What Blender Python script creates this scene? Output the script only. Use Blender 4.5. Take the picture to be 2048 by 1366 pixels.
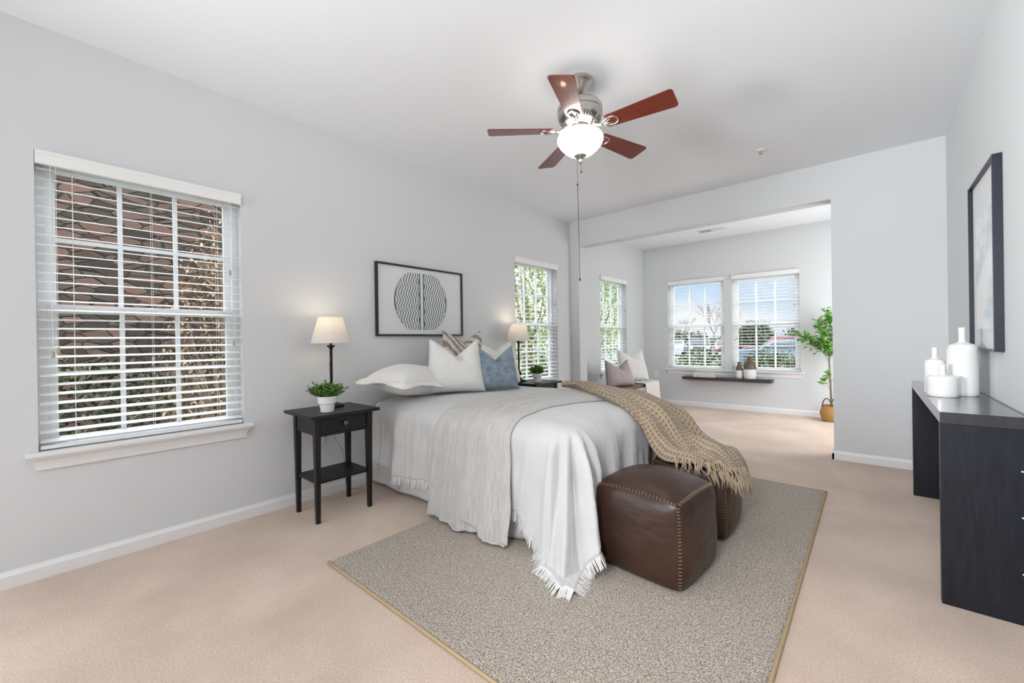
import bpy, bmesh, math, random
from math import sin, cos, pi, radians as R
from mathutils import Vector, Matrix, noise
import numpy as np

for o in list(bpy.data.objects): bpy.data.objects.remove(o)
C = bpy.context.scene.collection
random.seed(7); rng = np.random.default_rng(7)

# ------------------------------------------------------------------ camera
F_PX, YAW, PITCH, ROLL = 829.062, 40.94, -0.086, -0.873
CAM = Vector((3.111, 0.0, 1.137))
def make_camera():
    y, p, r = R(YAW), R(PITCH), R(ROLL)
    fwd = Vector((-sin(y)*cos(p), cos(y)*cos(p), sin(p)))
    rt = Vector((cos(y), sin(y), 0)); up = rt.cross(fwd)
    r2 = rt*cos(r) + up*sin(r); u2 = -rt*sin(r) + up*cos(r)
    cd = bpy.data.cameras.new('camera'); cd.sensor_width = 36; cd.sensor_fit = 'HORIZONTAL'
    cd.lens = F_PX/2048*36; cd.clip_start = 0.02; cd.clip_end = 300
    co = bpy.data.objects.new('camera', cd); C.objects.link(co)
    m = Matrix((( r2.x, u2.x, -fwd.x, CAM.x), (r2.y, u2.y, -fwd.y, CAM.y), (r2.z, u2.z, -fwd.z, CAM.z), (0, 0, 0, 1)))
    co.matrix_world = m
    bpy.context.scene.camera = co
make_camera()

# ------------------------------------------------------------------ exposure, sky, sun, added fill lights
vs = bpy.context.scene.view_settings
vs.view_transform = 'Standard'; vs.look = 'None'; vs.gamma = 1; vs.use_curve_mapping = False
vs.exposure = 0.08

def make_world():
    w = bpy.data.worlds.new('sky'); bpy.context.scene.world = w; w.use_nodes = True
    nt = w.node_tree; nt.nodes.clear(); N = nt.nodes.new; L = nt.links.new
    out = N('ShaderNodeOutputWorld'); bg = N('ShaderNodeBackground'); bg.inputs[1].default_value = 1.0
    tc = N('ShaderNodeTexCoord'); sp = N('ShaderNodeSeparateXYZ'); L(tc.outputs['Generated'], sp.inputs[0])
    cr = N('ShaderNodeValToRGB'); L(sp.outputs['Z'], cr.inputs[0])
    e = cr.color_ramp.elements; e[0].position = 0.0; e[0].color = (0.80, 0.88, 0.98, 1)
    e[1].position = 0.6; e[1].color = (0.72, 0.82, 0.96, 1)
    x = e.new(0.12); x.color = (0.55, 0.74, 0.98, 1)
    mp = N('ShaderNodeMapping'); mp.inputs['Scale'].default_value = (1, 1, 4); L(tc.outputs['Generated'], mp.inputs[0])
    ns = N('ShaderNodeTexNoise'); ns.inputs['Scale'].default_value = 3.2; ns.inputs['Detail'].default_value = 9; L(mp.outputs[0], ns.inputs[0])
    c2 = N('ShaderNodeValToRGB'); L(ns.outputs['Fac'], c2.inputs[0])
    c2.color_ramp.elements[0].position = 0.42; c2.color_ramp.elements[1].position = 0.62
    mx = N('ShaderNodeMix'); mx.data_type = 'RGBA'; L(c2.outputs[0], mx.inputs[0]); L(cr.outputs[0], mx.inputs[6]); mx.inputs[7].default_value = (0.97, 0.97, 0.98, 1)
    mr = N('ShaderNodeMapRange'); mr.interpolation_type = 'SMOOTHSTEP'; L(sp.outputs['Z'], mr.inputs[0])
    for k, v in ((1, 0.16), (2, 0.50), (3, 1.0), (4, 4.2)): mr.inputs[k].default_value = v
    m2 = N('ShaderNodeMapRange'); L(sp.outputs['X'], m2.inputs[0])
    for k, v in ((1, -0.35), (2, -0.95), (3, 1.0), (4, 2.4)): m2.inputs[k].default_value = v
    mm = N('ShaderNodeMath'); mm.operation = 'MULTIPLY'; L(mr.outputs[0], mm.inputs[0]); L(m2.outputs[0], mm.inputs[1])
    L(mm.outputs[0], bg.inputs[1])
    L(mx.outputs[2], bg.inputs[0]); L(bg.outputs[0], out.inputs[0])
make_world()

def sun(direction_to_sun, strength, color):
    d = bpy.data.lights.new('sun', 'SUN'); d.energy = strength; d.color = color; d.angle = R(0.6)
    o = bpy.data.objects.new('sun', d); C.objects.link(o)
    o.rotation_euler = Vector(direction_to_sun).to_track_quat('Z', 'Y').to_euler(); return o
AZ, EL = R(33), R(41)
sun((sin(AZ)*cos(EL), cos(AZ)*cos(EL), sin(EL)), 3.5, (1.0, 0.94, 0.84))

def area(name, loc, aim, sx, sy, power, color=(1, 1, 1)):
    d = bpy.data.lights.new(name, 'AREA'); d.shape = 'RECTANGLE'; d.size = sx; d.size_y = sy; d.energy = power; d.color = color
    o = bpy.data.objects.new(name, d); C.objects.link(o); o.location = loc
    o.rotation_euler = (-(Vector(aim))).to_track_quat('Z', 'Y').to_euler(); return o
# unseen soft fill spots, added behind the camera to brighten the room
def spot(name, loc, to, cone, power, color=(1, 1, 1), soft=0.5):
    d = bpy.data.lights.new(name, 'SPOT'); d.energy = power; d.spot_size = R(cone); d.spot_blend = 1; d.shadow_soft_size = soft; d.color = color
    o = bpy.data.objects.new(name, d); C.objects.link(o); o.location = loc; o.rotation_euler = (Vector(loc)-Vector(to)).to_track_quat('Z', 'Y').to_euler()
spot('fill_spot', (2.6, -1.2, 1.7), (2.4, -0.2, 2.74), 120, 250, (0.94, 0.97, 1.0), 0.25)
spot('fill_spot', (1.0, -1.0, 1.3), (3.58, 3.5, 2.0), 45, 520, (0.94, 0.97, 1.0), 0.3)
spot('fill_spot', (2.9, -1.6, 2.2), (2.95, 2.4, 0.0), 55, 400, (0.94, 0.96, 1.0), 0.4)
spot('fill_spot', (0.6, -1.8, 1.9), (2.6, 3.0, 2.7), 80, 90, soft=0.5)
area('fill_rear_opening', (0.95, -3.02, 1.27), (0, 1, 0), 1.2, 2.3, 34, (0.94, 0.97, 1.0))  # fill light added in the unseen rear opening
# fill light added to brighten the alcove, out of view behind the partition
area('fill_alcove_side', (3.60, 6.1, 1.35), (-1, 0, 0), 1.7, 1.6, 30, (1, 0.99, 0.98))

# ------------------------------------------------------------------ materials
def mat(name, col, rough=0.6, metal=0.0, spec=0.5, emit=None, estr=0, trans=0, sheen=0, coat=0):
    m = bpy.data.materials.new(name); m.use_nodes = True; b = m.node_tree.nodes['Principled BSDF']
    b.inputs['Base Color'].default_value = (*col, 1); b.inputs['Roughness'].default_value = rough
    b.inputs['Metallic'].default_value = metal; b.inputs['Specular IOR Level'].default_value = spec
    if emit: b.inputs['Emission Color'].default_value = (*emit, 1); b.inputs['Emission Strength'].default_value = estr
    if trans: b.inputs['Transmission Weight'].default_value = trans
    if sheen: b.inputs['Sheen Weight'].default_value = sheen
    if coat: b.inputs['Coat Weight'].default_value = coat
    return m
def nodes(m): return m.node_tree.nodes, m.node_tree.links, m.node_tree.nodes['Principled BSDF']
def coord(m, kind='Object', scale=(1, 1, 1), rot=(0, 0, 0)):
    n, l, b = nodes(m); tc = n.new('ShaderNodeTexCoord'); mp = n.new('ShaderNodeMapping')
    mp.inputs['Scale'].default_value = scale; mp.inputs['Rotation'].default_value = rot
    if kind == 'World':
        g = n.new('ShaderNodeNewGeometry'); l.new(g.outputs['Position'], mp.inputs[0])
    else: l.new(tc.outputs[kind], mp.inputs[0])
    return mp.outputs[0]
def noisy(m, c1, c2, scale, detail=4, co=None, lo=0.35, hi=0.65, rough=0.6):
    n, l, b = nodes(m); ns = n.new('ShaderNodeTexNoise'); ns.inputs['Scale'].default_value = scale; ns.inputs['Detail'].default_value = detail
    ns.inputs['Roughness'].default_value = rough
    if co is not None: l.new(co, ns.inputs['Vector'])
    cr = n.new('ShaderNodeValToRGB'); l.new(ns.outputs['Fac'], cr.inputs[0])
    cr.color_ramp.elements[0].position = lo; cr.color_ramp.elements[0].color = (*c1, 1)
    cr.color_ramp.elements[1].position = hi; cr.color_ramp.elements[1].color = (*c2, 1)
    l.new(cr.outputs[0], b.inputs['Base Color']); return ns, cr
def bump(m, src, strength=0.3, dist=0.01, prev=None):
    n, l, b = nodes(m); bp = n.new('ShaderNodeBump'); bp.inputs['Strength'].default_value = strength; bp.inputs['Distance'].default_value = dist
    l.new(src, bp.inputs['Height'])
    if prev is not None: l.new(prev, bp.inputs['Normal'])
    l.new(bp.outputs[0], b.inputs['Normal']); return bp.outputs[0]
def noise_bump(m, scale, strength, dist, co=None, prev=None, detail=3):
    n, l, b = nodes(m); ns = n.new('ShaderNodeTexNoise'); ns.inputs['Scale'].default_value = scale; ns.inputs['Detail'].default_value = detail
    if co is not None: l.new(co, ns.inputs['Vector'])
    return bump(m, ns.outputs['Fac'], strength, dist, prev)
def mixcol(m, fac, a, b_):
    n, l, b = nodes(m); mx = n.new('ShaderNodeMix'); mx.data_type = 'RGBA'
    l.new(fac, mx.inputs[0])
    for k, v in ((6, a), (7, b_)):
        if isinstance(v, tuple): mx.inputs[k].default_value = (*v, 1)
        else: l.new(v, mx.inputs[k])
    return mx.outputs[2]

M = {}
m = M['wall'] = mat('wall_paint', (0.69, 0.703, 0.714), 0.85, spec=0.2); noise_bump(m, 260, 0.05, 0.002, coord(m, 'World'))
m = M['ceiling'] = mat('ceiling_paint', (0.85, 0.87, 0.895), 0.9, spec=0.1)
M['trim'] = mat('trim_white', (0.82, 0.82, 0.82), 0.4)
M['vinyl'] = mat('window_vinyl', (0.90, 0.91, 0.92), 0.35)
M['slat'] = mat('blind_slat', (0.86, 0.86, 0.85), 0.4)
M['cord'] = mat('blind_cord', (0.78, 0.77, 0.74), 0.8)
M['tassel'] = mat('cord_tassel', (0.45, 0.38, 0.28), 0.6)
def glass_mat():
    m = bpy.data.materials.new('window_glass'); m.use_nodes = True; nt = m.node_tree; nt.nodes.clear()
    o = nt.nodes.new('ShaderNodeOutputMaterial'); t = nt.nodes.new('ShaderNodeBsdfTransparent'); t.inputs[0].default_value = (0.95, 0.965, 0.965, 1)
    nt.links.new(t.outputs[0], o.inputs[0]); return m
M['glass'] = glass_mat()
# carpet
m = M['carpet'] = mat('carpet', (0.6, 0.47, 0.38), 1.0, spec=0.05, sheen=0.3); wc = coord(m, 'World')
ns, cr = noisy(m, (0.55, 0.415, 0.32), (0.82, 0.645, 0.525), 130, 5, wc, 0.35, 0.65, 0.8)
n, l, b = nodes(m); n2 = n.new('ShaderNodeTexNoise'); n2.inputs['Scale'].default_value = 2.2; n2.inputs['Detail'].default_value = 5; l.new(wc, n2.inputs['Vector'])
c2 = n.new('ShaderNodeValToRGB'); l.new(n2.outputs['Fac'], c2.inputs[0]); c2.color_ramp.elements[0].position = .35; c2.color_ramp.elements[0].color = (0.88, 0.86, 0.84, 1)
c2.color_ramp.elements[1].position = .65; c2.color_ramp.elements[1].color = (1.06, 1.06, 1.06, 1)
mx = n.new('ShaderNodeMix'); mx.data_type = 'RGBA'; mx.blend_type = 'MULTIPLY'; mx.inputs[0].default_value = 1
l.new(cr.outputs[0], mx.inputs[6]); l.new(c2.outputs[0], mx.inputs[7]); l.new(mx.outputs[2], b.inputs['Base Color'])
bump(m, ns.outputs['Fac'], 0.6, 0.008)
# rug
m = M['rug'] = mat('rug_pile', (0.3, 0.25, 0.2), 1.0, spec=0.05, sheen=0.2); wc = coord(m, 'World')
ns, cr = noisy(m, (0.12, 0.09, 0.065), (0.90, 0.78, 0.65), 165, 4, wc, 0.38, 0.62, 0.8)
bump(m, ns.outputs['Fac'], 0.8, 0.012)
M['rug_edge'] = mat('rug_binding', (0.42, 0.31, 0.17), 0.7)
# fabrics
def fabric(name, c1, c2, scale=250, bs=0.25, extra=None):
    m = mat(name, c1, 0.95, spec=0.1, sheen=0.25); co = coord(m); noisy(m, c1, c2, scale, 3, co)
    b1 = noise_bump(m, scale*1.2, bs, 0.003, co)
    noise_bump(m, 9, 0.35, 0.03, co, b1, 5)
    return m
M['duvet'] = fabric('duvet_cotton', (0.57, 0.565, 0.56), (0.61, 0.605, 0.60), 300, 0.1)
M['sheet'] = fabric('sheet_cotton', (0.76, 0.76, 0.78), (0.80, 0.80, 0.82), 300, 0.1)
M['skirt'] = fabric('bed_skirt_cotton', (0.70, 0.69, 0.68), (0.74, 0.73, 0.72), 300, 0.1)
M['sham'] = fabric('sham_linen', (0.74, 0.73, 0.71), (0.80, 0.79, 0.77), 200, 0.2)
M['cushion_white'] = fabric('cushion_linen', (0.74, 0.73, 0.70), (0.82, 0.81, 0.78), 120, 0.3)
M['mattress'] = mat('mattress_ticking', (0.75, 0.75, 0.75), 0.9)
def crinkle(name, c1, c2, kx, axis_scale, strength, dist):
    m = mat(name, c1, 0.95, spec=0.1, sheen=0.2); n, l, b = nodes(m)
    tc = n.new('ShaderNodeTexCoord'); mp = n.new('ShaderNodeMapping'); mp.inputs['Scale'].default_value = axis_scale; l.new(tc.outputs['UV'], mp.inputs[0])
    ns, cr = noisy(m, c1, c2, kx, 3, mp.outputs[0], 0.3, 0.6)
    bump(m, ns.outputs['Fac'], strength, dist); return m
M['muslin'] = crinkle('muslin_gauze', (0.50, 0.48, 0.45), (0.62, 0.60, 0.575), 60, (1.6, 0.12, 1), 0.8, 0.012)
# blue woven
def woven(name, c1, c2, sc, strength=0.5):
    m = mat(name, c1, 0.95, spec=0.1, sheen=0.3); n, l, b = nodes(m); tc = n.new('ShaderNodeTexCoord')
    ck = n.new('ShaderNodeTexVoronoi'); ck.inputs['Scale'].default_value = sc; ck.inputs['Randomness'].default_value = 0.35; l.new(tc.outputs['UV'], ck.inputs['Vector'])
    ns = n.new('ShaderNodeTexNoise'); ns.inputs['Scale'].default_value = 8; ns.inputs['Detail'].default_value = 8; l.new(tc.outputs['UV'], ns.inputs['Vector'])
    ad = n.new('ShaderNodeMath'); ad.operation = 'ADD'; l.new(ck.outputs['Distance'], ad.inputs[0]); l.new(ns.outputs['Fac'], ad.inputs[1])
    cr = n.new('ShaderNodeValToRGB'); cr.color_ramp.elements[0].position = 0.55; cr.color_ramp.elements[0].color = (*c1, 1); cr.color_ramp.elements[1].position = 1.15 if False else 1.0; cr.color_ramp.elements[1].color = (*c2, 1)
    l.new(ad.outputs[0], cr.inputs[0]); l.new(cr.outputs[0], b.inputs['Base Color']); bump(m, ck.outputs['Distance'], strength, 0.004); return m
M['blue'] = woven('blue_weave', (0.06, 0.095, 0.14), (0.30, 0.37, 0.43), 90)
M['mauve'] = fabric('mauve_velvet', (0.42, 0.35, 0.34), (0.50, 0.43, 0.42), 100, 0.2)
M['piping'] = mat('dark_piping', (0.06, 0.06, 0.09), 0.7)
# waffle throw
def waffle():
    m = mat('waffle_throw', (0.45, 0.34, 0.22), 0.95, spec=0.1, sheen=0.2); n, l, b = nodes(m); tc = n.new('ShaderNodeTexCoord')
    hs = []
    for k in range(2):
        w = n.new('ShaderNodeTexWave'); w.wave_type = 'BANDS'; w.bands_direction = 'XY'[k]; w.inputs['Scale'].default_value = 5.5; w.inputs['Distortion'].default_value = 0.6
        w.inputs['Detail'].default_value = 1; l.new(tc.outputs['UV'], w.inputs['Vector']); hs.append(w)
    mu = n.new('ShaderNodeMath'); mu.operation = 'MAXIMUM'; l.new(hs[0].outputs['Fac'], mu.inputs[0]); l.new(hs[1].outputs['Fac'], mu.inputs[1])
    cr = n.new('ShaderNodeValToRGB'); cr.color_ramp.elements[0].position = 0.15; cr.color_ramp.elements[0].color = (0.27, 0.195, 0.125, 1)
    cr.color_ramp.elements[1].position = 0.8; cr.color_ramp.elements[1].color = (0.43, 0.335, 0.235, 1)
    l.new(mu.outputs[0], cr.inputs[0]); l.new(cr.outputs[0], b.inputs['Base Color']); bump(m, mu.outputs[0], 0.9, 0.01); return m
M['waffle'] = waffle()
M['waffle_fringe'] = mat('throw_fringe', (0.46, 0.36, 0.255), 0.9)
M['fringe'] = fabric('duvet_fringe', (0.70, 0.68, 0.66), (0.78, 0.76, 0.74), 200, 0.2)
M['knit'] = fabric('cable_knit', (0.72, 0.69, 0.64), (0.80, 0.77, 0.72), 60, 0.4)
def striped():
    m = mat('tufted_stripe', (0.5, 0.4, 0.33), 0.95, spec=0.1); n, l, b = nodes(m); tc = n.new('ShaderNodeTexCoord')
    w = n.new('ShaderNodeTexWave'); w.bands_direction = 'DIAGONAL'; w.inputs['Scale'].default_value = 3.2; w.inputs['Distortion'].default_value = 2.5; w.inputs['Detail'].default_value = 3; w.inputs['Detail Scale'].default_value = 4
    l.new(tc.outputs['UV'], w.inputs['Vector'])
    cr = n.new('ShaderNodeValToRGB'); cr.color_ramp.elements[0].position = .3; cr.color_ramp.elements[0].color = (0.32, 0.25, 0.20, 1); cr.color_ramp.elements[1].position = .6; cr.color_ramp.elements[1].color = (0.66, 0.60, 0.54, 1)
    l.new(w.outputs['Fac'], cr.inputs[0]); l.new(cr.outputs[0], b.inputs['Base Color']); bump(m, w.outputs['Fac'], 0.8, 0.01); return m
M['tuft'] = striped()
# leather
def leather():
    m = mat('brown_leather', (0.10, 0.04, 0.022), 0.36, spec=0.45); co = coord(m)
    noisy(m, (0.026, 0.012, 0.009), (0.060, 0.026, 0.016), 4, 6, co, 0.3, 0.7)
    n, l, b = nodes(m); v = n.new('ShaderNodeTexVoronoi'); v.inputs['Scale'].default_value = 220; l.new(co, v.inputs['Vector'])
    b1 = bump(m, v.outputs['Distance'], 0.08, 0.002)
    mp = coord(m, 'Object', (2, 2, 5)); b2 = noise_bump(m, 3.0, 0.22, 0.02, mp, b1, 5)
    return m
M['leather'] = leather()
M['thread'] = mat('stitch_thread', (0.42, 0.31, 0.20), 0.8)
def wood(name, c1, c2, rough, sc=(1, 1, 12), coat=0.0, spec=0.5):
    m = mat(name, c1, rough, coat=coat, spec=spec); co = coord(m, 'Object', sc)
    ns, cr = noisy(m, c1, c2, 6, 8, co, 0.3, 0.7); bump(m, ns.outputs['Fac'], 0.08, 0.002); return m
M['blackwood'] = wood('black_brown_wood', (0.006, 0.0055, 0.0055), (0.013, 0.011, 0.010), 0.42, (1, 8, 1), spec=0.35)
M['console'] = wood('black_oak_veneer', (0.008, 0.009, 0.013), (0.018, 0.020, 0.028), 0.42, (10, 1.2, 1.2), spec=0.3)
M['cherry'] = wood('cherry_wood', (0.095, 0.010, 0.007), (0.19, 0.028, 0.014), 0.28, (1.0, 14, 1), coat=0.3)
M['bench'] = wood('bench_wood', (0.10, 0.045, 0.03), (0.26, 0.13, 0.09), 0.45, (12, 1, 1))
M['console_top'] = wood('console_top_gloss', (0.010, 0.011, 0.015), (0.020, 0.022, 0.030), 0.3, (10, 1.2, 1.2), coat=1.0); M['console_top'].node_tree.nodes['Principled BSDF'].inputs['Coat Roughness'].default_value = 0.16
M['shelf'] = wood('dark_shelf_wood', (0.028, 0.022, 0.025), (0.055, 0.045, 0.05), 0.35, (1, 10, 1))
M['nickel'] = mat('brushed_nickel', (0.52, 0.50, 0.47), 0.28, 1.0)
M['nickel_dark'] = mat('nickel_gap', (0.04, 0.04, 0.04), 0.5, 0.5)
M['black_metal'] = mat('black_metal', (0.012, 0.012, 0.013), 0.35, 0.6)
M['knob'] = mat('grey_knob', (0.10, 0.10, 0.11), 0.35)
M['bowl'] = mat('lit_bowl_glass', (0.9, 0.88, 0.84), 0.3, emit=(1.0, 0.95, 0.89), estr=9.0)
def shade_mat():
    m = bpy.data.materials.new('lamp_shade_fabric'); m.use_nodes = True; nt = m.node_tree; nt.nodes.clear()
    o = nt.nodes.new('ShaderNodeOutputMaterial'); d = nt.nodes.new('ShaderNodeBsdfDiffuse'); d.inputs[0].default_value = (0.85, 0.84, 0.82, 1)
    t = nt.nodes.new('ShaderNodeBsdfTranslucent'); t.inputs[0].default_value = (0.85, 0.80, 0.72, 1)
    mx = nt.nodes.new('ShaderNodeMixShader'); mx.inputs[0].default_value = 0.4
    nt.links.new(d.outputs[0], mx.inputs[1]); nt.links.new(t.outputs[0], mx.inputs[2]); nt.links.new(mx.outputs[0], o.inputs[0]); return m
M['shade'] = shade_mat()
M['bulb'] = mat('bulb', (0.9, 0.9, 0.85), 0.4, emit=(1, 0.8, 0.55), estr=6)
M['ceramic'] = mat('white_glazed_ceramic', (0.80, 0.80, 0.79), 0.12, spec=0.6, coat=0.5)
M['pot'] = mat('white_pot', (0.80, 0.80, 0.80), 0.25)
M['soil'] = mat('soil', (0.03, 0.02, 0.015), 1)
def leafm(name, c1, c2, sc=14):
    m = mat(name, c1, 0.5, spec=0.4); n, l, b = nodes(m); g = n.new('ShaderNodeNewGeometry')
    cr = n.new('ShaderNodeValToRGB'); cr.color_ramp.elements[0].color = (*c1, 1); cr.color_ramp.elements[1].color = (*c2, 1)
    l.new(g.outputs['Random Per Island'], cr.inputs[0]); l.new(cr.outputs[0], b.inputs['Base Color']); return m
M['leaf_small'] = leafm('boxwood_leaf', (0.03, 0.10, 0.015), (0.22, 0.42, 0.09))
M['leaf_ficus'] = leafm('ficus_leaf', (0.06, 0.22, 0.03), (0.28, 0.55, 0.12))
M['stem'] = mat('plant_stem', (0.12, 0.16, 0.05), 0.7)
M['bark'] = mat('grey_bark', (0.24, 0.19, 0.14), 0.9)
def basketm():
    m = mat('woven_seagrass', (0.5, 0.28, 0.09), 0.8); n, l, b = nodes(m); tc = n.new('ShaderNodeTexCoord')
    w = n.new('ShaderNodeTexWave'); w.bands_direction = 'Z'; w.inputs['Scale'].default_value = 28; w.inputs['Distortion'].default_value = 3; l.new(tc.outputs['Object'], w.inputs['Vector'])
    cr = n.new('ShaderNodeValToRGB'); cr.color_ramp.elements[0].color = (0.36, 0.17, 0.04, 1); cr.color_ramp.elements[1].color = (0.64, 0.38, 0.13, 1)
    l.new(w.outputs['Fac'], cr.inputs[0]); l.new(cr.outputs[0], b.inputs['Base Color']); bump(m, w.outputs['Fac'], 0.7, 0.006); return m
M['basket'] = basketm()
M['basket_dark'] = mat('basket_rim', (0.12, 0.07, 0.035), 0.8)
M['vase_brown'] = mat('vase_brown_glaze', (0.13, 0.085, 0.05), 0.4)
M['vase_white'] = mat('vase_white_glaze', (0.78, 0.78, 0.78), 0.35)
M['book'] = mat('book_cover_white', (0.78, 0.76, 0.72), 0.6)
M['paper'] = mat('book_pages', (0.70, 0.66, 0.58), 0.8)
M['frame_black'] = mat('picture_frame_black', (0.012, 0.011, 0.010), 0.4)
M['frame_navy'] = mat('picture_frame_dark', (0.020, 0.023, 0.035), 0.35)
M['mat_board'] = mat('mat_board', (0.74, 0.75, 0.76), 0.9)
m = M['ink'] = mat('print_ink', (0.10, 0.12, 0.13), 0.9); noisy(m, (0.07, 0.09, 0.10), (0.42, 0.45, 0.47), 220, 3, coord(m), 0.45, 0.8)
def paintm():
    m = mat('blue_abstract_paint', (0.5, 0.6, 0.65), 0.8); co = coord(m, 'Object', (3, 1.2, 2.2))
    ns, cr = noisy(m, (0.46, 0.58, 0.65), (0.84, 0.86, 0.86), 2.0, 7, co, 0.28, 0.55)
    return m
M['painting'] = paintm()
M['plate'] = mat('outlet_plate', (0.82, 0.82, 0.82), 0.35)
M['slot'] = mat('outlet_slot', (0.05, 0.05, 0.05), 0.6)
M['vent'] = mat('vent_enamel', (0.78, 0.78, 0.78), 0.4)
M['wire'] = mat('lamp_wire', (0.30, 0.30, 0.30), 0.5)
# outdoors
m = M['grass'] = mat('lawn', (0.2, 0.25, 0.1), 1); noisy(m, (0.08, 0.10, 0.035), (0.18, 0.19, 0.09), 12, 8, coord(m, 'World'))
m = M['asphalt'] = mat('asphalt', (0.3, 0.3, 0.3), 0.95); noisy(m, (0.11, 0.11, 0.115), (0.17, 0.17, 0.175), 3, 8, coord(m, 'World'))
def brickm():
    m = mat('stone_veneer', (0.3, 0.2, 0.16), 0.95); n, l, b = nodes(m)
    co = coord(m, 'Object', (1, 1.5, 3.4)); v = n.new('ShaderNodeTexVoronoi'); v.inputs['Scale'].default_value = 2.6; l.new(co, v.inputs['Vector'])
    v2 = n.new('ShaderNodeTexVoronoi'); v2.feature = 'DISTANCE_TO_EDGE'; v2.inputs['Scale'].default_value = 2.6; l.new(co, v2.inputs['Vector'])
    sp = n.new('ShaderNodeSeparateXYZ'); l.new(v.outputs['Color'], sp.inputs[0])
    cr = n.new('ShaderNodeValToRGB'); l.new(sp.outputs[0], cr.inputs[0]); e = cr.color_ramp.elements
    e[0].color = (0.035, 0.028, 0.022, 1); e[1].color = (0.16, 0.09, 0.07, 1); x = e.new(0.5); x.color = (0.085, 0.058, 0.045, 1)
    c2 = n.new('ShaderNodeValToRGB'); l.new(v2.outputs['Distance'], c2.inputs[0]); c2.color_ramp.elements[0].position = 0.0; c2.color_ramp.elements[1].position = 0.06
    l.new(mixcol(m, c2.outputs[0], (0.03, 0.03, 0.022), cr.outputs[0]), b.inputs['Base Color']); bump(m, c2.outputs[0], 0.8, 0.03); return m
M['brick'] = brickm()
M['hedge'] = leafm('hedge_leaf', (0.02, 0.05, 0.01), (0.16, 0.20, 0.06))
M['shrub_dry'] = leafm('dry_shrub_leaf', (0.04, 0.028, 0.018), (0.50, 0.33, 0.20))
M['shrub_dark'] = leafm('dark_shrub_leaf', (0.02, 0.035, 0.012), (0.10, 0.10, 0.05))
M['tree_yellow'] = leafm('pale_tree_leaf', (0.22, 0.28, 0.08), (0.62, 0.66, 0.32))
M['tree_dark'] = leafm('evergreen_leaf', (0.04, 0.07, 0.03), (0.15, 0.18, 0.09))
M['tyre'] = mat('tyre_rubber', (0.02, 0.02, 0.02), 0.8)
M['carglass'] = mat('car_glass', (0.03, 0.04, 0.05), 0.08, spec=0.8)
M['light_lens'] = mat('car_light', (0.7, 0.7, 0.72), 0.2)
def carpaint(n_, c): return mat(n_, c, 0.25, coat=0.6, spec=0.6)

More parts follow.
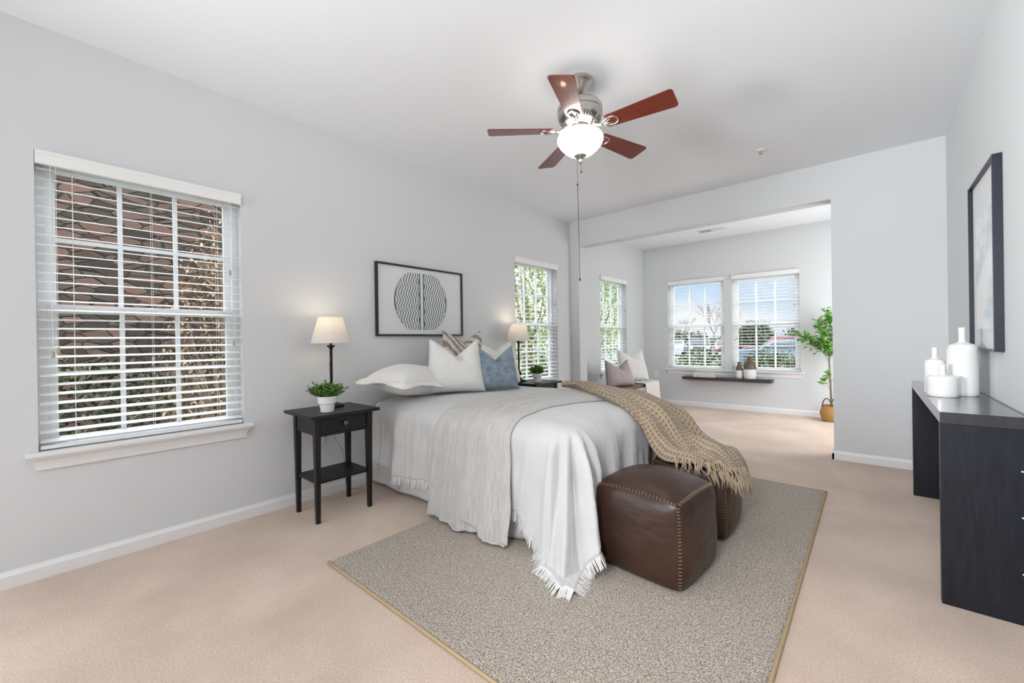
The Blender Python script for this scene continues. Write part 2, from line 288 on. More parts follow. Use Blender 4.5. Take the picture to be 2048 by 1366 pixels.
# ------------------------------------------------------------------ mesh helpers
class MB:
    def __init__(s): s.v = []; s.f = []; s.uv = None
    def add(s, vs_, fs):
        k = len(s.v); s.v += [tuple(p) for p in vs_]; s.f += [tuple(i+k for i in f) for f in fs]; return s
    def box(s, x0, x1, y0, y1, z0, z1, mtx=None):
        vs_ = [Vector((x, y, z)) for z in (z0, z1) for y in (y0, y1) for x in (x0, x1)]
        if mtx is not None: vs_ = [mtx @ p for p in vs_]
        return s.add(vs_, [(0, 2, 3, 1), (4, 5, 7, 6), (0, 1, 5, 4), (2, 6, 7, 3), (0, 4, 6, 2), (1, 3, 7, 5)])
    def lathe(s, prof, n=32, c=(0, 0, 0), mtx=None, cap=True):
        vs_ = []
        for r, z in prof:
            for k in range(n):
                a = 2*pi*k/n; p = Vector((c[0]+r*cos(a), c[1]+r*sin(a), c[2]+z)); vs_.append(mtx @ p if mtx is not None else p)
        fs = [(i*n+k, i*n+(k+1) % n, (i+1)*n+(k+1) % n, (i+1)*n+k) for i in range(len(prof)-1) for k in range(n)]
        if cap:
            fs.append(tuple(reversed(range(n)))); m_ = (len(prof)-1)*n; fs.append(tuple(range(m_, m_+n)))
        return s.add(vs_, fs)
    def tube(s, pts, r, n=8, cap=True):
        pts = [Vector(p) for p in pts]; rs = r if isinstance(r, (list, tuple)) else [r]*len(pts); vs_ = []
        up = None
        for i, p in enumerate(pts):
            t = (pts[min(i+1, len(pts)-1)]-pts[max(i-1, 0)])
            if t.length < 1e-9: t = Vector((0, 0, 1))
            t.normalize()
            if up is None:
                up = Vector((0, 0, 1)) if abs(t.z) < 0.9 else Vector((1, 0, 0))
            a = t.cross(up); 
            if a.length < 1e-6: a = t.orthogonal()
            a.normalize(); b_ = a.cross(t).normalized(); up = b_
            for k in range(n):
                q = 2*pi*k/n; vs_.append(p + (a*cos(q)+b_*sin(q))*rs[i])
        fs = [(i*n+k, i*n+(k+1) % n, (i+1)*n+(k+1) % n, (i+1)*n+k) for i in range(len(pts)-1) for k in range(n)]
        if cap: fs.append(tuple(reversed(range(n)))); m_ = (len(pts)-1)*n; fs.append(tuple(range(m_, m_+n)))
        return s.add(vs_, fs)
    def grid(s, nu, nv, fn, closed_u=False):
        vs_ = [fn(i/(nu-1) if not closed_u else i/nu, j/(nv-1)) for j in range(nv) for i in range(nu)]
        fs = []
        for j in range(nv-1):
            for i in range(nu if closed_u else nu-1):
                fs.append((j*nu+i, j*nu+(i+1) % nu, (j+1)*nu+(i+1) % nu, (j+1)*nu+i))
        k0 = len(s.v); s.add(vs_, fs)
        if not closed_u:
            if s.uv is None: s.uv = {}
            for j in range(nv):
                for i in range(nu): s.uv[k0+j*nu+i] = (i/(nu-1), j/(nv-1))
        return s
    def prism(s, outline, d0, d1, fn):
        n = len(outline); vs_ = [fn(a, b_, d0) for a, b_ in outline]+[fn(a, b_, d1) for a, b_ in outline]
        fs = [tuple(range(n)), tuple(reversed(range(n, 2*n)))]+[(i, i+n, (i+1) % n+n, (i+1) % n) for i in range(n)]
        return s.add(vs_, fs)
    def build(s, name, m_, parent=None, smooth=False, bevel=0, solid=0, loc=None, uvscale=(1, 1), merge=0, autosmooth=None, mtx=None, subsurf=0):
        me = bpy.data.meshes.new(name); me.from_pydata(s.v, [], s.f); me.update()
        if s.uv:
            ul = me.uv_layers.new(name='UVMap'); idx = np.empty(len(me.loops), dtype=np.int32); me.loops.foreach_get('vertex_index', idx)
            uvs = np.array([s.uv.get(int(i), (0, 0)) for i in idx], dtype=np.float32)*np.array(uvscale, dtype=np.float32); ul.data.foreach_set('uv', uvs.ravel())
        bm = bmesh.new(); bm.from_mesh(me)
        if merge: bmesh.ops.remove_doubles(bm, verts=bm.verts, dist=merge)
        bmesh.ops.recalc_face_normals(bm, faces=bm.faces); bm.to_mesh(me); bm.free()
        if smooth: me.polygons.foreach_set('use_smooth', [True]*len(me.polygons))
        me.materials.append(m_)
        o = bpy.data.objects.new(name, me); C.objects.link(o)
        if parent is not None: o.parent = parent
        if loc is not None: o.location = loc
        if mtx is not None: o.matrix_local = mtx
        if bevel:
            bv = o.modifiers.new('bevel', 'BEVEL'); bv.width = bevel; bv.segments = 2; bv.limit_method = 'ANGLE'; bv.angle_limit = R(35)
        if solid:
            sd = o.modifiers.new('solid', 'SOLIDIFY'); sd.thickness = solid; sd.offset = 0
        if subsurf:
            sb = o.modifiers.new('subsurf', 'SUBSURF'); sb.levels = subsurf; sb.render_levels = subsurf
        if smooth and autosmooth:
            me.set_sharp_from_angle(angle=R(autosmooth))
        return o
def tag(o, label=None, cat=None, group=None, kind=None):
    if label: o['label'] = label
    if cat: o['category'] = cat
    if group: o['group'] = group
    if kind: o['kind'] = kind
    return o
def thing(name, loc, label=None, cat=None, group=None, rz=0, kind=None):
    o = bpy.data.objects.new(name, None); C.objects.link(o); o.location = loc; o.rotation_euler = (0, 0, rz); o.empty_display_size = 0.1
    return tag(o, label, cat, group, kind)
def ss(a, b_, x):
    t = max(0.0, min(1.0, (x-a)/(b_-a))); return t*t*(3-2*t)
def nz(x, y=0.0, z=0.0): return noise.noise(Vector((x, y, z)))
def catmull(pts, t):
    n = len(pts)-1; i = min(int(t*n), n-1); f = t*n-i
    p0, p1, p2, p3 = [Vector(pts[max(0, min(n, k))]) for k in (i-1, i, i+1, i+2)]
    return 0.5*((2*p1)+(p2-p0)*f+(2*p0-5*p1+4*p2-p3)*f*f+(3*p1-p0-3*p2+p3)*f**3)

# ------------------------------------------------------------------ room shell
H = 2.74; W = 3.579; D = 4.83; TW = 0.179; D2 = 7.223; YB = -3.0; WT = 0.14
WB, WTOP = 0.604, 2.122            # window opening bottom and top
W1, W2, W3 = (0.009, 0.895), (3.655, 4.505), (5.644, 6.53)
W4, W5 = (0.441, 1.335), (1.447, 2.335)
XO1, XO2, ZO = 0.135, 2.839, 2.40
def wall_grid(name, cuts_a, cuts_z, solid_fn, fn, t0, t1, m_=None):
    """fn(a, depth, z) -> point; solid_fn(amid, zmid)"""
    A = sorted(set(cuts_a)); Z = sorted(set(cuts_z)); mb = MB(); na, nz_ = len(A)-1, len(Z)-1
    S = [[solid_fn((A[i]+A[i+1])/2, (Z[j]+Z[j+1])/2) for j in range(nz_)] for i in range(na)]
    def q(*ps): mb.add([fn(*p) for p in ps], [(0, 1, 2, 3)])
    for i in range(na):
        for j in range(nz_):
            if not S[i][j]: continue
            a0, a1, z0, z1 = A[i], A[i+1], Z[j], Z[j+1]
            q((a0, t0, z0), (a1, t0, z0), (a1, t0, z1), (a0, t0, z1)); q((a0, t1, z0), (a1, t1, z0), (a1, t1, z1), (a0, t1, z1))
            if i == 0 or not S[i-1][j]: q((a0, t0, z0), (a0, t1, z0), (a0, t1, z1), (a0, t0, z1))
            if i == na-1 or not S[i+1][j]: q((a1, t0, z0), (a1, t1, z0), (a1, t1, z1), (a1, t0, z1))
            if j == 0 or not S[i][j-1]: q((a0, t0, z0), (a1, t0, z0), (a1, t1, z0), (a0, t1, z0))
            if j == nz_-1 or not S[i][j+1]: q((a0, t0, z1), (a1, t0, z1), (a1, t1, z1), (a0, t1, z1))
    o = mb.build(name, m_ or M['wall'], merge=1e-5); return tag(o, kind='structure')
def inw(a, z, ws): return any(w[0] < a < w[1] and WB < z < WTOP for w in ws)
LW = [W1, W2, W3]
wall_grid('wall_left', [YB-WT, D2+WT, -2.88, -0.62]+[c for w in LW for c in w], [-0.02, 0.15, WB, WTOP, 2.4, H], lambda a, z: not inw(a, z, LW) and not (-2.88 < a < -0.62 and 0.15 < z < 2.4), lambda a, d, z: (-d, a, z), 0, WT)  # opening behind the camera is added to let more sky light in
BWs = [W4, W5]
wall_grid('wall_back', [0, W]+[c for w in BWs for c in w], [-0.02, WB, WTOP, H], lambda a, z: not inw(a, z, BWs), lambda a, d, z: (a, D2+d, z), 0, WT)
wall_grid('wall_partition', [0, XO1, XO2, W], [-0.02, ZO, H], lambda a, z: not (XO1 < a < XO2 and z < ZO), lambda a, d, z: (a, D+d, z), 0, TW)
wall_grid('wall_right', [YB-WT, 5.22, 6.98, D2+WT], [-0.02, 0.53, 2.17, H], lambda a, z: not (5.22 < a < 6.98 and 0.53 < z < 2.17), lambda a, d, z: (W+d, a, z), 0, WT)  # unseen alcove opening, added for the side fill light
tag(MB().box(W+WT, 6.6, 7.05, 7.25, -0.4, 4.8).build('sun_block_wall', M['wall']), kind='structure')  # unseen outside wall, added to keep sun off the alcove floor
wall_grid('wall_rear', [0, 0.30, 1.60, W], [-0.02, 0.08, 2.45, H], lambda a, z: not (0.30 < a < 1.60 and 0.08 < z < 2.45), lambda a, d, z: (a, YB-d, z), 0, WT)  # rear opening is added to admit the fill light
tag(MB().box(-WT, W+WT, YB-WT, D2+WT, -0.10, 0.0).build('floor', M['carpet']), 'light beige cut-pile wall-to-wall carpet', kind='structure')
tag(MB().box(-WT, W+WT, YB-WT, D2+WT, H, H+0.1).build('ceiling', M['ceiling']), kind='structure')
HB, TB = 0.080, 0.014
prof = [(0, 0), (TB, 0), (TB, HB*0.72), (TB*0.55, HB*0.90), (TB*0.4, HB), (0, HB)]
def baseboard(name, p0, p1, nrm):
    p0, p1, n_ = Vector(p0), Vector(p1), Vector(nrm); mb = MB()
    vs_ = [(p0+n_*a)+Vector((0, 0, b_)) for a, b_ in prof]+[(p1+n_*a)+Vector((0, 0, b_)) for a, b_ in prof]; n = len(prof)
    mb.add(vs_, [tuple(range(n)), tuple(range(n, 2*n))]+[(i, (i+1) % n, (i+1) % n+n, i+n) for i in range(n)])
    return tag(mb.build(name, M['trim']), kind='structure')
baseboard('baseboard_left', (0, YB, 0), (0, D, 0), (1, 0, 0))
baseboard('baseboard_sunroom_left', (0, D+TW, 0), (0, D2, 0), (1, 0, 0))
baseboard('baseboard_back', (0, D2, 0), (W, D2, 0), (0, -1, 0))
baseboard('baseboard_partition', (XO2-TB, D, 0), (W, D, 0), (0, -1, 0))
baseboard('baseboard_jamb', (XO2, D-TB, 0), (XO2, D+TW+TB, 0), (-1, 0, 0))
baseboard('baseboard_stub', (0, D, 0), (XO1+TB, D, 0), (0, -1, 0))
baseboard('baseboard_right', (W, YB, 0), (W, D, 0), (-1, 0, 0))
baseboard('baseboard_sunroom_right', (W, D+TW, 0), (W, D2, 0), (-1, 0, 0))

# windows: local X along the wall, local Y outward, Z up
def window(idx, origin, rz, w, sill=None):
    t = thing('window_%d' % idx, origin, rz=rz, kind='structure'); h = WTOP-WB
    d0, d1 = 0.075, WT-0.002; fw = 0.035
    mb = MB()
    for x0, x1, z0, z1 in ((0, fw, 0, h), (w-fw, w, 0, h), (fw, w-fw, 0, fw), (fw, w-fw, h-fw, h)): mb.box(x0, x1, d0, d1, z0, z1)
    mb.build('window_frame', M['vinyl'], t, bevel=0.002)
    zm = 0.735
    for nm, z0, z1, y0, y1 in (('upper_sash', zm-0.02, h-fw, d0+0.033, d0+0.058), ('lower_sash', fw, zm+0.022, d0+0.004, d0+0.030)):
        mb = MB(); s = 0.036; x0, x1 = fw, w-fw
        for a0, a1, b0, b1 in ((x0, x0+s, z0, z1), (x1-s, x1, z0, z1), (x0+s, x1-s, z0, z0+s), (x0+s, x1-s, z1-s, z1)): mb.box(a0, a1, y0, y1, b0, b1)
        sash = mb.build(nm, M['vinyl'], t, bevel=0.002)
        mg = MB(); gw = 0.0105; gx0, gx1 = x0+s, x1-s
        for k in (1, 2):
            xc = gx0+(gx1-gx0)*k/3; mg.box(xc-gw, xc+gw, y0+0.004, y1-0.004, z0+s, z1-s)
        zc = (z0+z1)/2; mg.box(gx0, gx1, y0+0.005, y1-0.005, zc-gw, zc+gw)
        mg.build('muntins', M['vinyl'], sash)
        MB().box(gx0, gx1, (y0+y1)/2-0.001, (y0+y1)/2+0.001, z0+s, z1-s).build('glass_pane', M['glass'], sash)
        if nm == 'lower_sash':
            MB().box(w/2-0.03, w/2+0.03, y0-0.012, y0, z1-0.02, z1-0.003).build('sash_lock', M['vinyl'], sash, bevel=0.002)
    return t
def sill(idx, origin, rz, w):
    mb = MB(); e = 0.042
    mb.box(-e, w+e, -0.05, 0.0, 0.0, 0.020); mb.box(0.0005, w-0.0005, 0.0, 0.074, 0.0005, 0.020)
    # crown-shaped apron
    pr = [(0.0, 0.0), (-0.042, 0.0), (-0.036, -0.012), (-0.022, -0.022), (-0.015, -0.045), (-0.012, -0.072), (0.0, -0.072)]
    for k in range(1):
        L0 = [(-0.034+(-(a)-0.042)*-0.35*0 + (0.042+a)*0.75, a, b_) for a, b_ in pr]
        R0 = [(w+0.034-(0.042+a)*0.75, a, b_) for a, b_ in pr]
        n = len(pr); mb.add(L0+R0, [tuple(range(n)), tuple(range(n, 2*n))]+[(i, (i+1) % n, (i+1) % n+n, i+n) for i in range(n)])
    o = mb.build('trim_%d' % idx, M['trim'], bevel=0.003, loc=origin); o.rotation_euler = (0, 0, rz); tag(o, kind='structure'); return o
def blind(origin, rz, w, tilt, label, group='horizontal slat blinds on the windows'):
    t = thing('window_blind', origin, label, 'blind', group, rz); h = WTOP-WB; z_sill = 0.020
    mb = MB(); g = 0.006; zt = h-0.002
    pr = [(-0.018, 0), (-0.022, 0.006), (-0.022, 0.045), (-0.026, 0.052), (-0.026, 0.066), (0.0, 0.066), (0.0, 0)]
    mb.add([(g-0.004, a, zt-0.070+b_) for a, b_ in pr]+[(w-g+0.004, a, zt-0.070+b_) for a, b_ in pr], [tuple(range(7)), tuple(range(7, 14))]+[(i, (i+1) % 7, (i+1) % 7+7, i+7) for i in range(7)])
    mb.build('valance', M['slat'], t)
    MB().box(g, w-g, 0.004, 0.05, zt-0.045, zt).build('head_rail', M['slat'], t)
    z0, z1 = z_sill+0.045, zt-0.085; n = int((z1-z0)/0.0452); dz = (z1-z0)/(n-1)
    ms = MB(); hw = 0.025; yc = 0.030
    for k in range(n):
        z = z0+k*dz+rng.normal(0, 0.0006); a = tilt+rng.normal(0, 0.006); vs_ = []
        for s_, th in ((0, -1), (0, 1)):
            for q in (-1, -0.5, 0, 0.5, 1):
                cr_ = 0.0022*(1-q*q); yy = yc+q*hw*cos(a); zz = z+q*hw*sin(a)+cr_+th*0.0013
                for x in (g, w-g): vs_.append((x, yy, zz))
        fs = []
        for q in range(4):
            fs.append((2*q, 2*q+1, 2*q+3, 2*q+2)); fs.append((10+2*q, 10+2*q+2, 10+2*q+3, 10+2*q+1))
        fs += [(0, 10, 11, 1), (8, 9, 19, 18), (0, 2, 12, 10), (2, 4, 14, 12), (4, 6, 16, 14), (6, 8, 18, 16), (1, 11, 13, 3), (3, 13, 15, 5), (5, 15, 17, 7), (7, 17, 19, 9)]
        ms.add(vs_, fs)
    ms.build('slats', M['slat'], t)
    mr = MB().box(g, w-g, yc-0.026, yc+0.026, z_sill+0.006, z_sill+0.024); mr.build('bottom_rail', M['slat'], t, bevel=0.003)
    ml = MB()
    for x in (0.13, w/2, w-0.13):
        for y in (yc-0.0262, yc+0.0262): ml.tube([(x, y, z_sill+0.02), (x, y, zt-0.04)], 0.0009, 5)
    ml.build('ladder_cords', M['cord'], t)
    # pull cords on the right, tilt cords on the left
    for x, z in ((w-0.065, zt-0.5), (w-0.050, zt-0.95), (0.053, zt-1.0), (0.072, zt-0.98)):
        cd = MB().tube([(x, -0.004, zt-0.06), (x, -0.006, z)], 0.0012, 5).build('pull_cord', M['cord'], t)
        MB().lathe([(0.002, 0), (0.006, -0.005), (0.007, -0.03), (0.004, -0.035)], 8, (x, -0.006, z)).build('tassel', M['tassel'], cd, smooth=True)
    return t
wins = [
 (1, (0, W1[0], WB), R(90), W1[1]-W1[0], R(10), 'white slat blind on the large window nearest the camera, left of the tall lamp table'),
 (2, (0, W2[0], WB), R(90), W2[1]-W2[0], R(10), 'white slat blind on the bedroom window behind the far bedside lamp'),
 (3, (0, W3[0], WB), R(90), W3[1]-W3[0], R(10), 'white slat blind on the alcove side window behind the bench cushions'),
 (4, (W4[0], D2, WB), 0, W4[1]-W4[0], R(5), 'left white slat blind of the alcove window pair, above the white book'),
 (5, (W5[0], D2, WB), 0, W5[1]-W5[0], R(-9), 'right white slat blind of the alcove window pair, behind the two-tone vases')]
for i, o_, rz, w_, tl, lb in wins:
    window(i, o_, rz, w_); blind(o_, rz, w_, tl, lb)
sill(1, (0, W1[0], WB-0.0), R(90), W1[1]-W1[0]); sill(2, (0, W2[0], WB), R(90), W2[1]-W2[0]); sill(3, (0, W3[0], WB), R(90), W3[1]-W3[0])
# one long sill under the alcove pair: stool in front, infill in each opening
def long_sill():
    mb = MB(); e = 0.03; x0, x1 = W4[0]-e, W5[1]+e
    mb.box(x0-0.012, x1+0.012, D2-0.05, D2, WB, WB+0.020)
    for a, b_ in (W4, W5): mb.box(a+0.0005, b_-0.0005, D2, D2+0.074, WB+0.0005, WB+0.020)
    pr = [(0.0, 0.0), (-0.042, 0.0), (-0.036, -0.012), (-0.022, -0.022), (-0.015, -0.045), (-0.012, -0.072), (0.0, -0.072)]; n = 7
    mb.add([(x0+(0.042+a)*0.7, D2+a, WB+b_) for a, b_ in pr]+[(x1-(0.042+a)*0.7, D2+a, WB+b_) for a, b_ in pr], [tuple(range(n)), tuple(range(n, 2*n))]+[(i, (i+1) % n, (i+1) % n+n, i+n) for i in range(n)])
    tag(mb.build('trim_4', M['trim'], bevel=0.003), kind='structure')
long_sill()

# ------------------------------------------------------------------ bed
Y0, Y1, FX = 1.775, 3.225, 1.975       # mattress side lines and foot line
ZT = 0.668                             # duvet resting height at the edge
RC = 0.13
def duvet_pt(s, t, off=0.0, raw=False):
    """flat sheet point (s along the bed, t across) -> draped point"""
    qx = min(s, FX-RC); qy = min(max(t, Y0+RC), Y1-RC)
    dx, dy = s-qx, t-qy; e = math.hypot(dx, dy)
    e0 = 0.05; re = 0.10
    sidef = 0.0
    # crown of the duvet on top
    cx_ = min(1.0, max(0, (FX+0.02-s)/0.55)); cy_ = min(1, max(0, min(t-Y0+0.02, Y1+0.02-t)/0.45))
    crown = 0.045*math.sin(pi/2*cy_)*(math.sin(pi/2*cx_) if cx_ < 1 else 1)
    rip = 0.010*nz(s*3.1, t*3.3, 1)+0.005*nz(s*9, t*8, 2)
    if e < 1e-6: 
        return Vector((s, t, ZT+crown+rip+off))
    nx, ny = dx/e, dy/e
    ang = math.atan2(abs(dx), abs(dy))           # 0 on the sides, pi/2 at the foot
    corner = math.sin(2*ang) if (dx > 0 and dy != 0) else 0.0
    sgn = 1 if dy < 0 else -1
    per = (qx if dy != 0 else FX-RC)+ang*0.42+(abs(qy-(Y0+RC)) if dy <= 0 else abs(qy-(Y1-RC)))
    hang = max(0.0, e-e0); w_ = ss(0.02, 0.30, hang)
    th = min(hang/re, pi/2*0.94); h = e0*min(1, e/e0) if e < e0 else e0
    if e < e0: h = e; drop = 0
    else:
        h = e0+re*sin(th); drop = re*(1-cos(th))
    rest = max(0.0, hang-re*pi/2*0.94)
    sl = R(4)+R(15)*corner
    h += rest*sin(sl); drop += rest*cos(sl)
    fold = (0.7*(1-2*abs(sin(per*9.5+0.9*sin(per*5)+sgn)))+0.5*(1-2*abs(sin(per*16+2+sgn*2+hang)))+1.1*nz(per*5, 0.5*hang, 7+sgn))
    amp = (0.022+0.028*corner)*w_
    h += fold*amp+0.010*corner*sin(ang*14)*w_
    h += (0.012*nz(per*17, hang*2.2, 4)+0.006*nz(per*38, hang*4, 6)+0.010*nz(s*7, t*7, 5))*w_+0.02*ss(0.0, 0.2, hang)
    z = ZT+crown*max(0, 1-hang/0.1)-drop+rip*(1-w_)
    p = Vector((qx+nx*h, qy+ny*h, z))
    if p.z < 0.030:
        ex = 0.030-p.z; p.z = 0.030+0.004*nz(s*20, t*20); p.x += nx*ex*0.5; p.y += ny*ex*0.5
    if off:
        nh = sin(th); p += Vector((nx*nh, ny*nh, cos(th)))*off
    return p
S0, S1 = 0.16, FX+0.43
def t_near(s): return Y0-0.455-0.18*ss(1.62, 1.86, s)+0.012*sin(s*9)
def t_far(s): return Y1+0.46
def duvet_uv(u, v, off=0.0):
    s = S0+(S1-S0+0.10*0)*v
    return duvet_pt(s, t_near(s)*(1-u)+t_far(s)*u, off)
bed = thing('bed', (1.0, 2.5, 0), 'queen bed with white mattress and floor length white skirt', 'bed')
def rbox(x0, x1, y0, y1, z0, z1, r, seg=5):
    out = []
    for cx, cy, a0 in ((x1-r, y0+r, -90), (x1-r, y1-r, 0), (x0+r, y1-r, 90), (x0+r, y0+r, 180)):
        for k in range(seg+1):
            a = R(a0+90*k/seg); out.append((cx+r*cos(a), cy+r*sin(a)))
    return MB().prism(out, z0, z1, lambda a, b_, d: (a, b_, d))
inv = Matrix.Translation((-1.0, -2.5, 0))
def rel(mb, v): mb.v = [tuple(Vector(p)-Vector(v)) for p in mb.v]; return mb
rel(rbox(0.03, FX-0.02, Y0+0.015, Y1-0.015, 0.36, 0.655, 0.09), (1.0, 2.5, 0)).build('mattress', M['sheet'], bed, bevel=0.03)
rel(rbox(0.05, FX-0.05, Y0+0.05, Y1-0.05, 0.14, 0.36, 0.05), (1.0, 2.5, 0)).build('box_spring', M['mattress'], bed, bevel=0.01)
# skirt: pleated cloth hanging from under the mattress on three sides
def skirt():
    path = [(0.03, Y0+0.035), (FX-0.06, Y0+0.035), (FX-0.035, Y0+0.06), (FX-0.035, Y1-0.06), (FX-0.06, Y1-0.035), (0.03, Y1-0.035)]
    L = [0]; 
    for a, b_ in zip(path, path[1:]): L.append(L[-1]+math.dist(a, b_))
    def at(d):
        for i in range(len(path)-1):
            if d <= L[i+1] or i == len(path)-2:
                f = (d-L[i])/(L[i+1]-L[i]); return Vector((path[i][0]+(path[i+1][0]-path[i][0])*f, path[i][1]+(path[i+1][1]-path[i][1])*f, 0))
    def fn(u, v):
        d = u*L[-1]; p = at(d); q = at(min(L[-1], d+0.02))-at(max(0, d-0.02)); n_ = Vector((q.y, -q.x, 0)).normalized()
        fl = v; o = 0.030*fl*(0.6+0.6*nz(d*2.3, 0, 3))+0.012*sin(d*14+sin(d*4)*2)*fl+0.02*nz(d*5, v, 9)*fl
        z = 0.42-0.405*v-0.0*v
        if v > 0.95: z = 0.016+0.012*(0.5+0.5*nz(d*3.1, 4))
        return p+n_*o+Vector((0, 0, z))
    return MB().grid(420, 16, fn)
rel(skirt(), (1.0, 2.5, 0)).build('bed_skirt', M['skirt'], bed, smooth=True, solid=0.002)

dv = thing('duvet', (1.0, 2.5, 0.0), 'white cotton duvet with fringed hem draped over the bed', 'duvet')
mb = MB().grid(300, 230, lambda u, v: duvet_uv(u, v)-Vector((1.0, 2.5, 0)))
mb.build('duvet_cover', M['duvet'], dv, smooth=True, solid=0.012, uvscale=(2.4, 2.3))
# fringe: short strands along near hem, foot hem and far hem
def strand(mb, p, d, L, w_, side):
    w_ *= 0.7
    d = Vector(d).normalized(); side = Vector(side).normalized()
    q = p+d*L; j = Vector((random.uniform(-.25, .25), random.uniform(-.25, .25), 0))*L*0.5
    mb.add([p-side*w_, p+side*w_, q+side*w_*0.6+j, q-side*w_*0.6+j], [(0, 1, 2, 3)])
def fringe_line(pts, inner, mb, L=0.060, step=0.0045):
    for (p, pi_), (q, _) in zip(zip(pts, inner), list(zip(pts, inner))[1:]):
        n = max(1, int((q-p).length/step))
        for k in range(n):
            a = p.lerp(q, (k+random.random())/n); d = (p-pi_).normalized(); 
            if a.z < 0.045 or d.z > -0.2:
                d = Vector((d.x, d.y, 0)).normalized(); d.z = -0.25
            LL = L*random.uniform(0.85, 1.1); b_ = a+d*LL
            if b_.z < 0.016: d.z = (0.016-a.z)/LL
            strand(mb, a, d+Vector((random.uniform(-.15, .15), random.uniform(-.15, .15), 0)), LL, 0.0042, (q-p)+Vector((0, 0, 1e-5)))
fr = MB(); N1 = 240
near = [duvet_uv(0.0, k/N1) for k in range(N1+1)]; near_i = [duvet_uv(0.02, k/N1) for k in range(N1+1)]
foot = [duvet_uv(k/N1, 1.0) for k in range(N1+1)]; foot_i = [duvet_uv(k/N1, 0.98) for k in range(N1+1)]
for _ in range(2): fringe_line(near, near_i, fr); fringe_line(foot, foot_i, fr)
rel(fr, (1.0, 2.5, 0)).build('fringe', M['fringe'], dv, smooth=False)
# braided line just above the fringe
bl = MB(); bl.tube([p+Vector((0, 0, 0.0)) for p in near[::2]], 0.0045, 5); bl.tube([p for p in foot[::2]], 0.0045, 5)
rel(bl, (1.0, 2.5, 0)).build('hem_braid', M['fringe'], dv, smooth=True)

# muslin blanket across the bed (a folded runner: two layers at its hanging end)
def runner_fn(off, sa, sb, tend, wob):
    def fn(u, v):
        t = tend(u)*(1-v)+3.05*v
        w0 = sa+(sb-sa)*u; far = 1.30+0.42*u; k = ss(1.9, 3.0, t)
        s = w0*(1-k)+far*k+0.02*sin(t*4+u*3)
        p = duvet_pt(s, t, off+(0.008*(1+sin(u*38+2.0*nz(t*1.5, 0)))*0.5+0.008*nz(u*9, t*1.2, wob)+0.010)*(1-abs(2*u-1)**8))
        # hanging end swings slightly outward
        hang = max(0, Y0-t); p.y -= 0.05*hang
        return p
    return fn
def hem1(u): return Y0-0.54-0.14*ss(0.45, 0.97, u)+0.02*sin(u*9)
def hem2(u): return Y0-0.64+0.03*sin(u*7)
bk = thing('blanket', (1.3, 2.4, 0.0), 'cream crinkled muslin blanket laid across the bed, hanging over its near side', 'blanket')
rel(MB().grid(170, 240, runner_fn(0.0105, 0.93, 1.59, hem1, 3)), (1.3, 2.4, 0)).build('blanket_top_layer', M['muslin'], bk, smooth=True, solid=0.008, uvscale=(1.0, 3.0))
rel(MB().grid(90, 120, runner_fn(0.0095, 0.94, 1.36, hem2, 8)), (1.3, 2.4, 0)).build('blanket_under_layer', M['muslin'], bk, smooth=True, solid=0.006, uvscale=(1.0, 3.0))

# ------------------------------------------------------------------ cushions and pillows
def cushion_mb(w, h, T, chop=0.0, crease=0.0, pinch=0.05, n=44, skew=0.0, seed=0):
    def pt(u, v, side):
        U, V = 2*u-1, 2*v-1
        x = U*w/2*(1-pinch*(1-V*V)*abs(U)); z = V*h/2*(1-pinch*(1-U*U)*abs(V))
        # soft bottom spreads and sags
        x *= 1+0.05*ss(0.2, -1, V)*(1 if V < 0.2 else 0)
        th = T/2*((1-U**4)*(1-V**4))**0.55*(1-0.12*V)
        if chop:
            k = ss(-0.25, 1.0, V); a = max(0, 1-abs(U-0.05+skew*(1-V))/0.95); z -= chop*k*a**1.15
            x *= 1-0.10*k*(1 if True else 0)
        if crease and side > 0:
            # dent running down and to the right from the notch
            cxx = 0.05+0.42*(1-V)/1.0; g = math.exp(-((U-cxx)/0.16)**2)*ss(-0.15, 0.75, V); th -= crease*g
            g2 = math.exp(-((U-cxx+0.28)/0.16)**2)*ss(-0.1, 0.6, V); th += crease*0.35*g2*((1-U**4)*(1-V**4))
        th += 0.006*nz(U*3+seed, V*3, side)*(1-U**4)*(1-V**4)
        return Vector((x, -side*max(th, 0 if abs(U) < 1 and abs(V) < 1 else 0), z+h/2))
    mb = MB(); mb.grid(n, n, lambda u, v: pt(u, v, 1)); mb.grid(n, n, lambda u, v: pt(u, v, -1)); return mb, pt
def cushion(name, loc, yaw, lean, w, h, T, m_, label, cat='cushion', group=None, piping=None, zip_=None, roll=0, **kw):
    mb, pt = cushion_mb(w, h, T, **kw)
    o = mb.build(name, m_, smooth=True, merge=1e-4, uvscale=(1, 1)); o.location = loc; o.rotation_mode = 'XYZ'
    o.rotation_euler = (R(-lean), R(roll), R(yaw)); tag(o, label, cat, group)
    if piping:
        pts = []
        for k in range(41): pts.append(pt(k/40, 0, 1))
        for k in range(1, 41): pts.append(pt(1, k/40, 1))
        for k in range(1, 41): pts.append(pt(1-k/40, 1, 1))
        for k in range(1, 41): pts.append(pt(0, 1-k/40, 1))
        MB().tube(pts, 0.0045, 6, cap=False).build('piping', piping, o, smooth=True)
    return o
GB = 'cushions propped at the head of the bed'
ZB = 0.735
cushion('cushion', (0.57, 2.235, ZB-0.012), 57, 14, 0.46, 0.45, 0.20, M['cushion_white'], 'big white linen cushion with a V-shaped dent, left of the blue cushion', group=GB, chop=0.14, crease=0.06, seed=1)
cushion('cushion', (0.72, 2.545, ZB-0.010), 60, 12, 0.39, 0.385, 0.17, M['blue'], 'blue grey woven cushion with pointed corners', group=GB, chop=0.12, crease=0.055, seed=2)
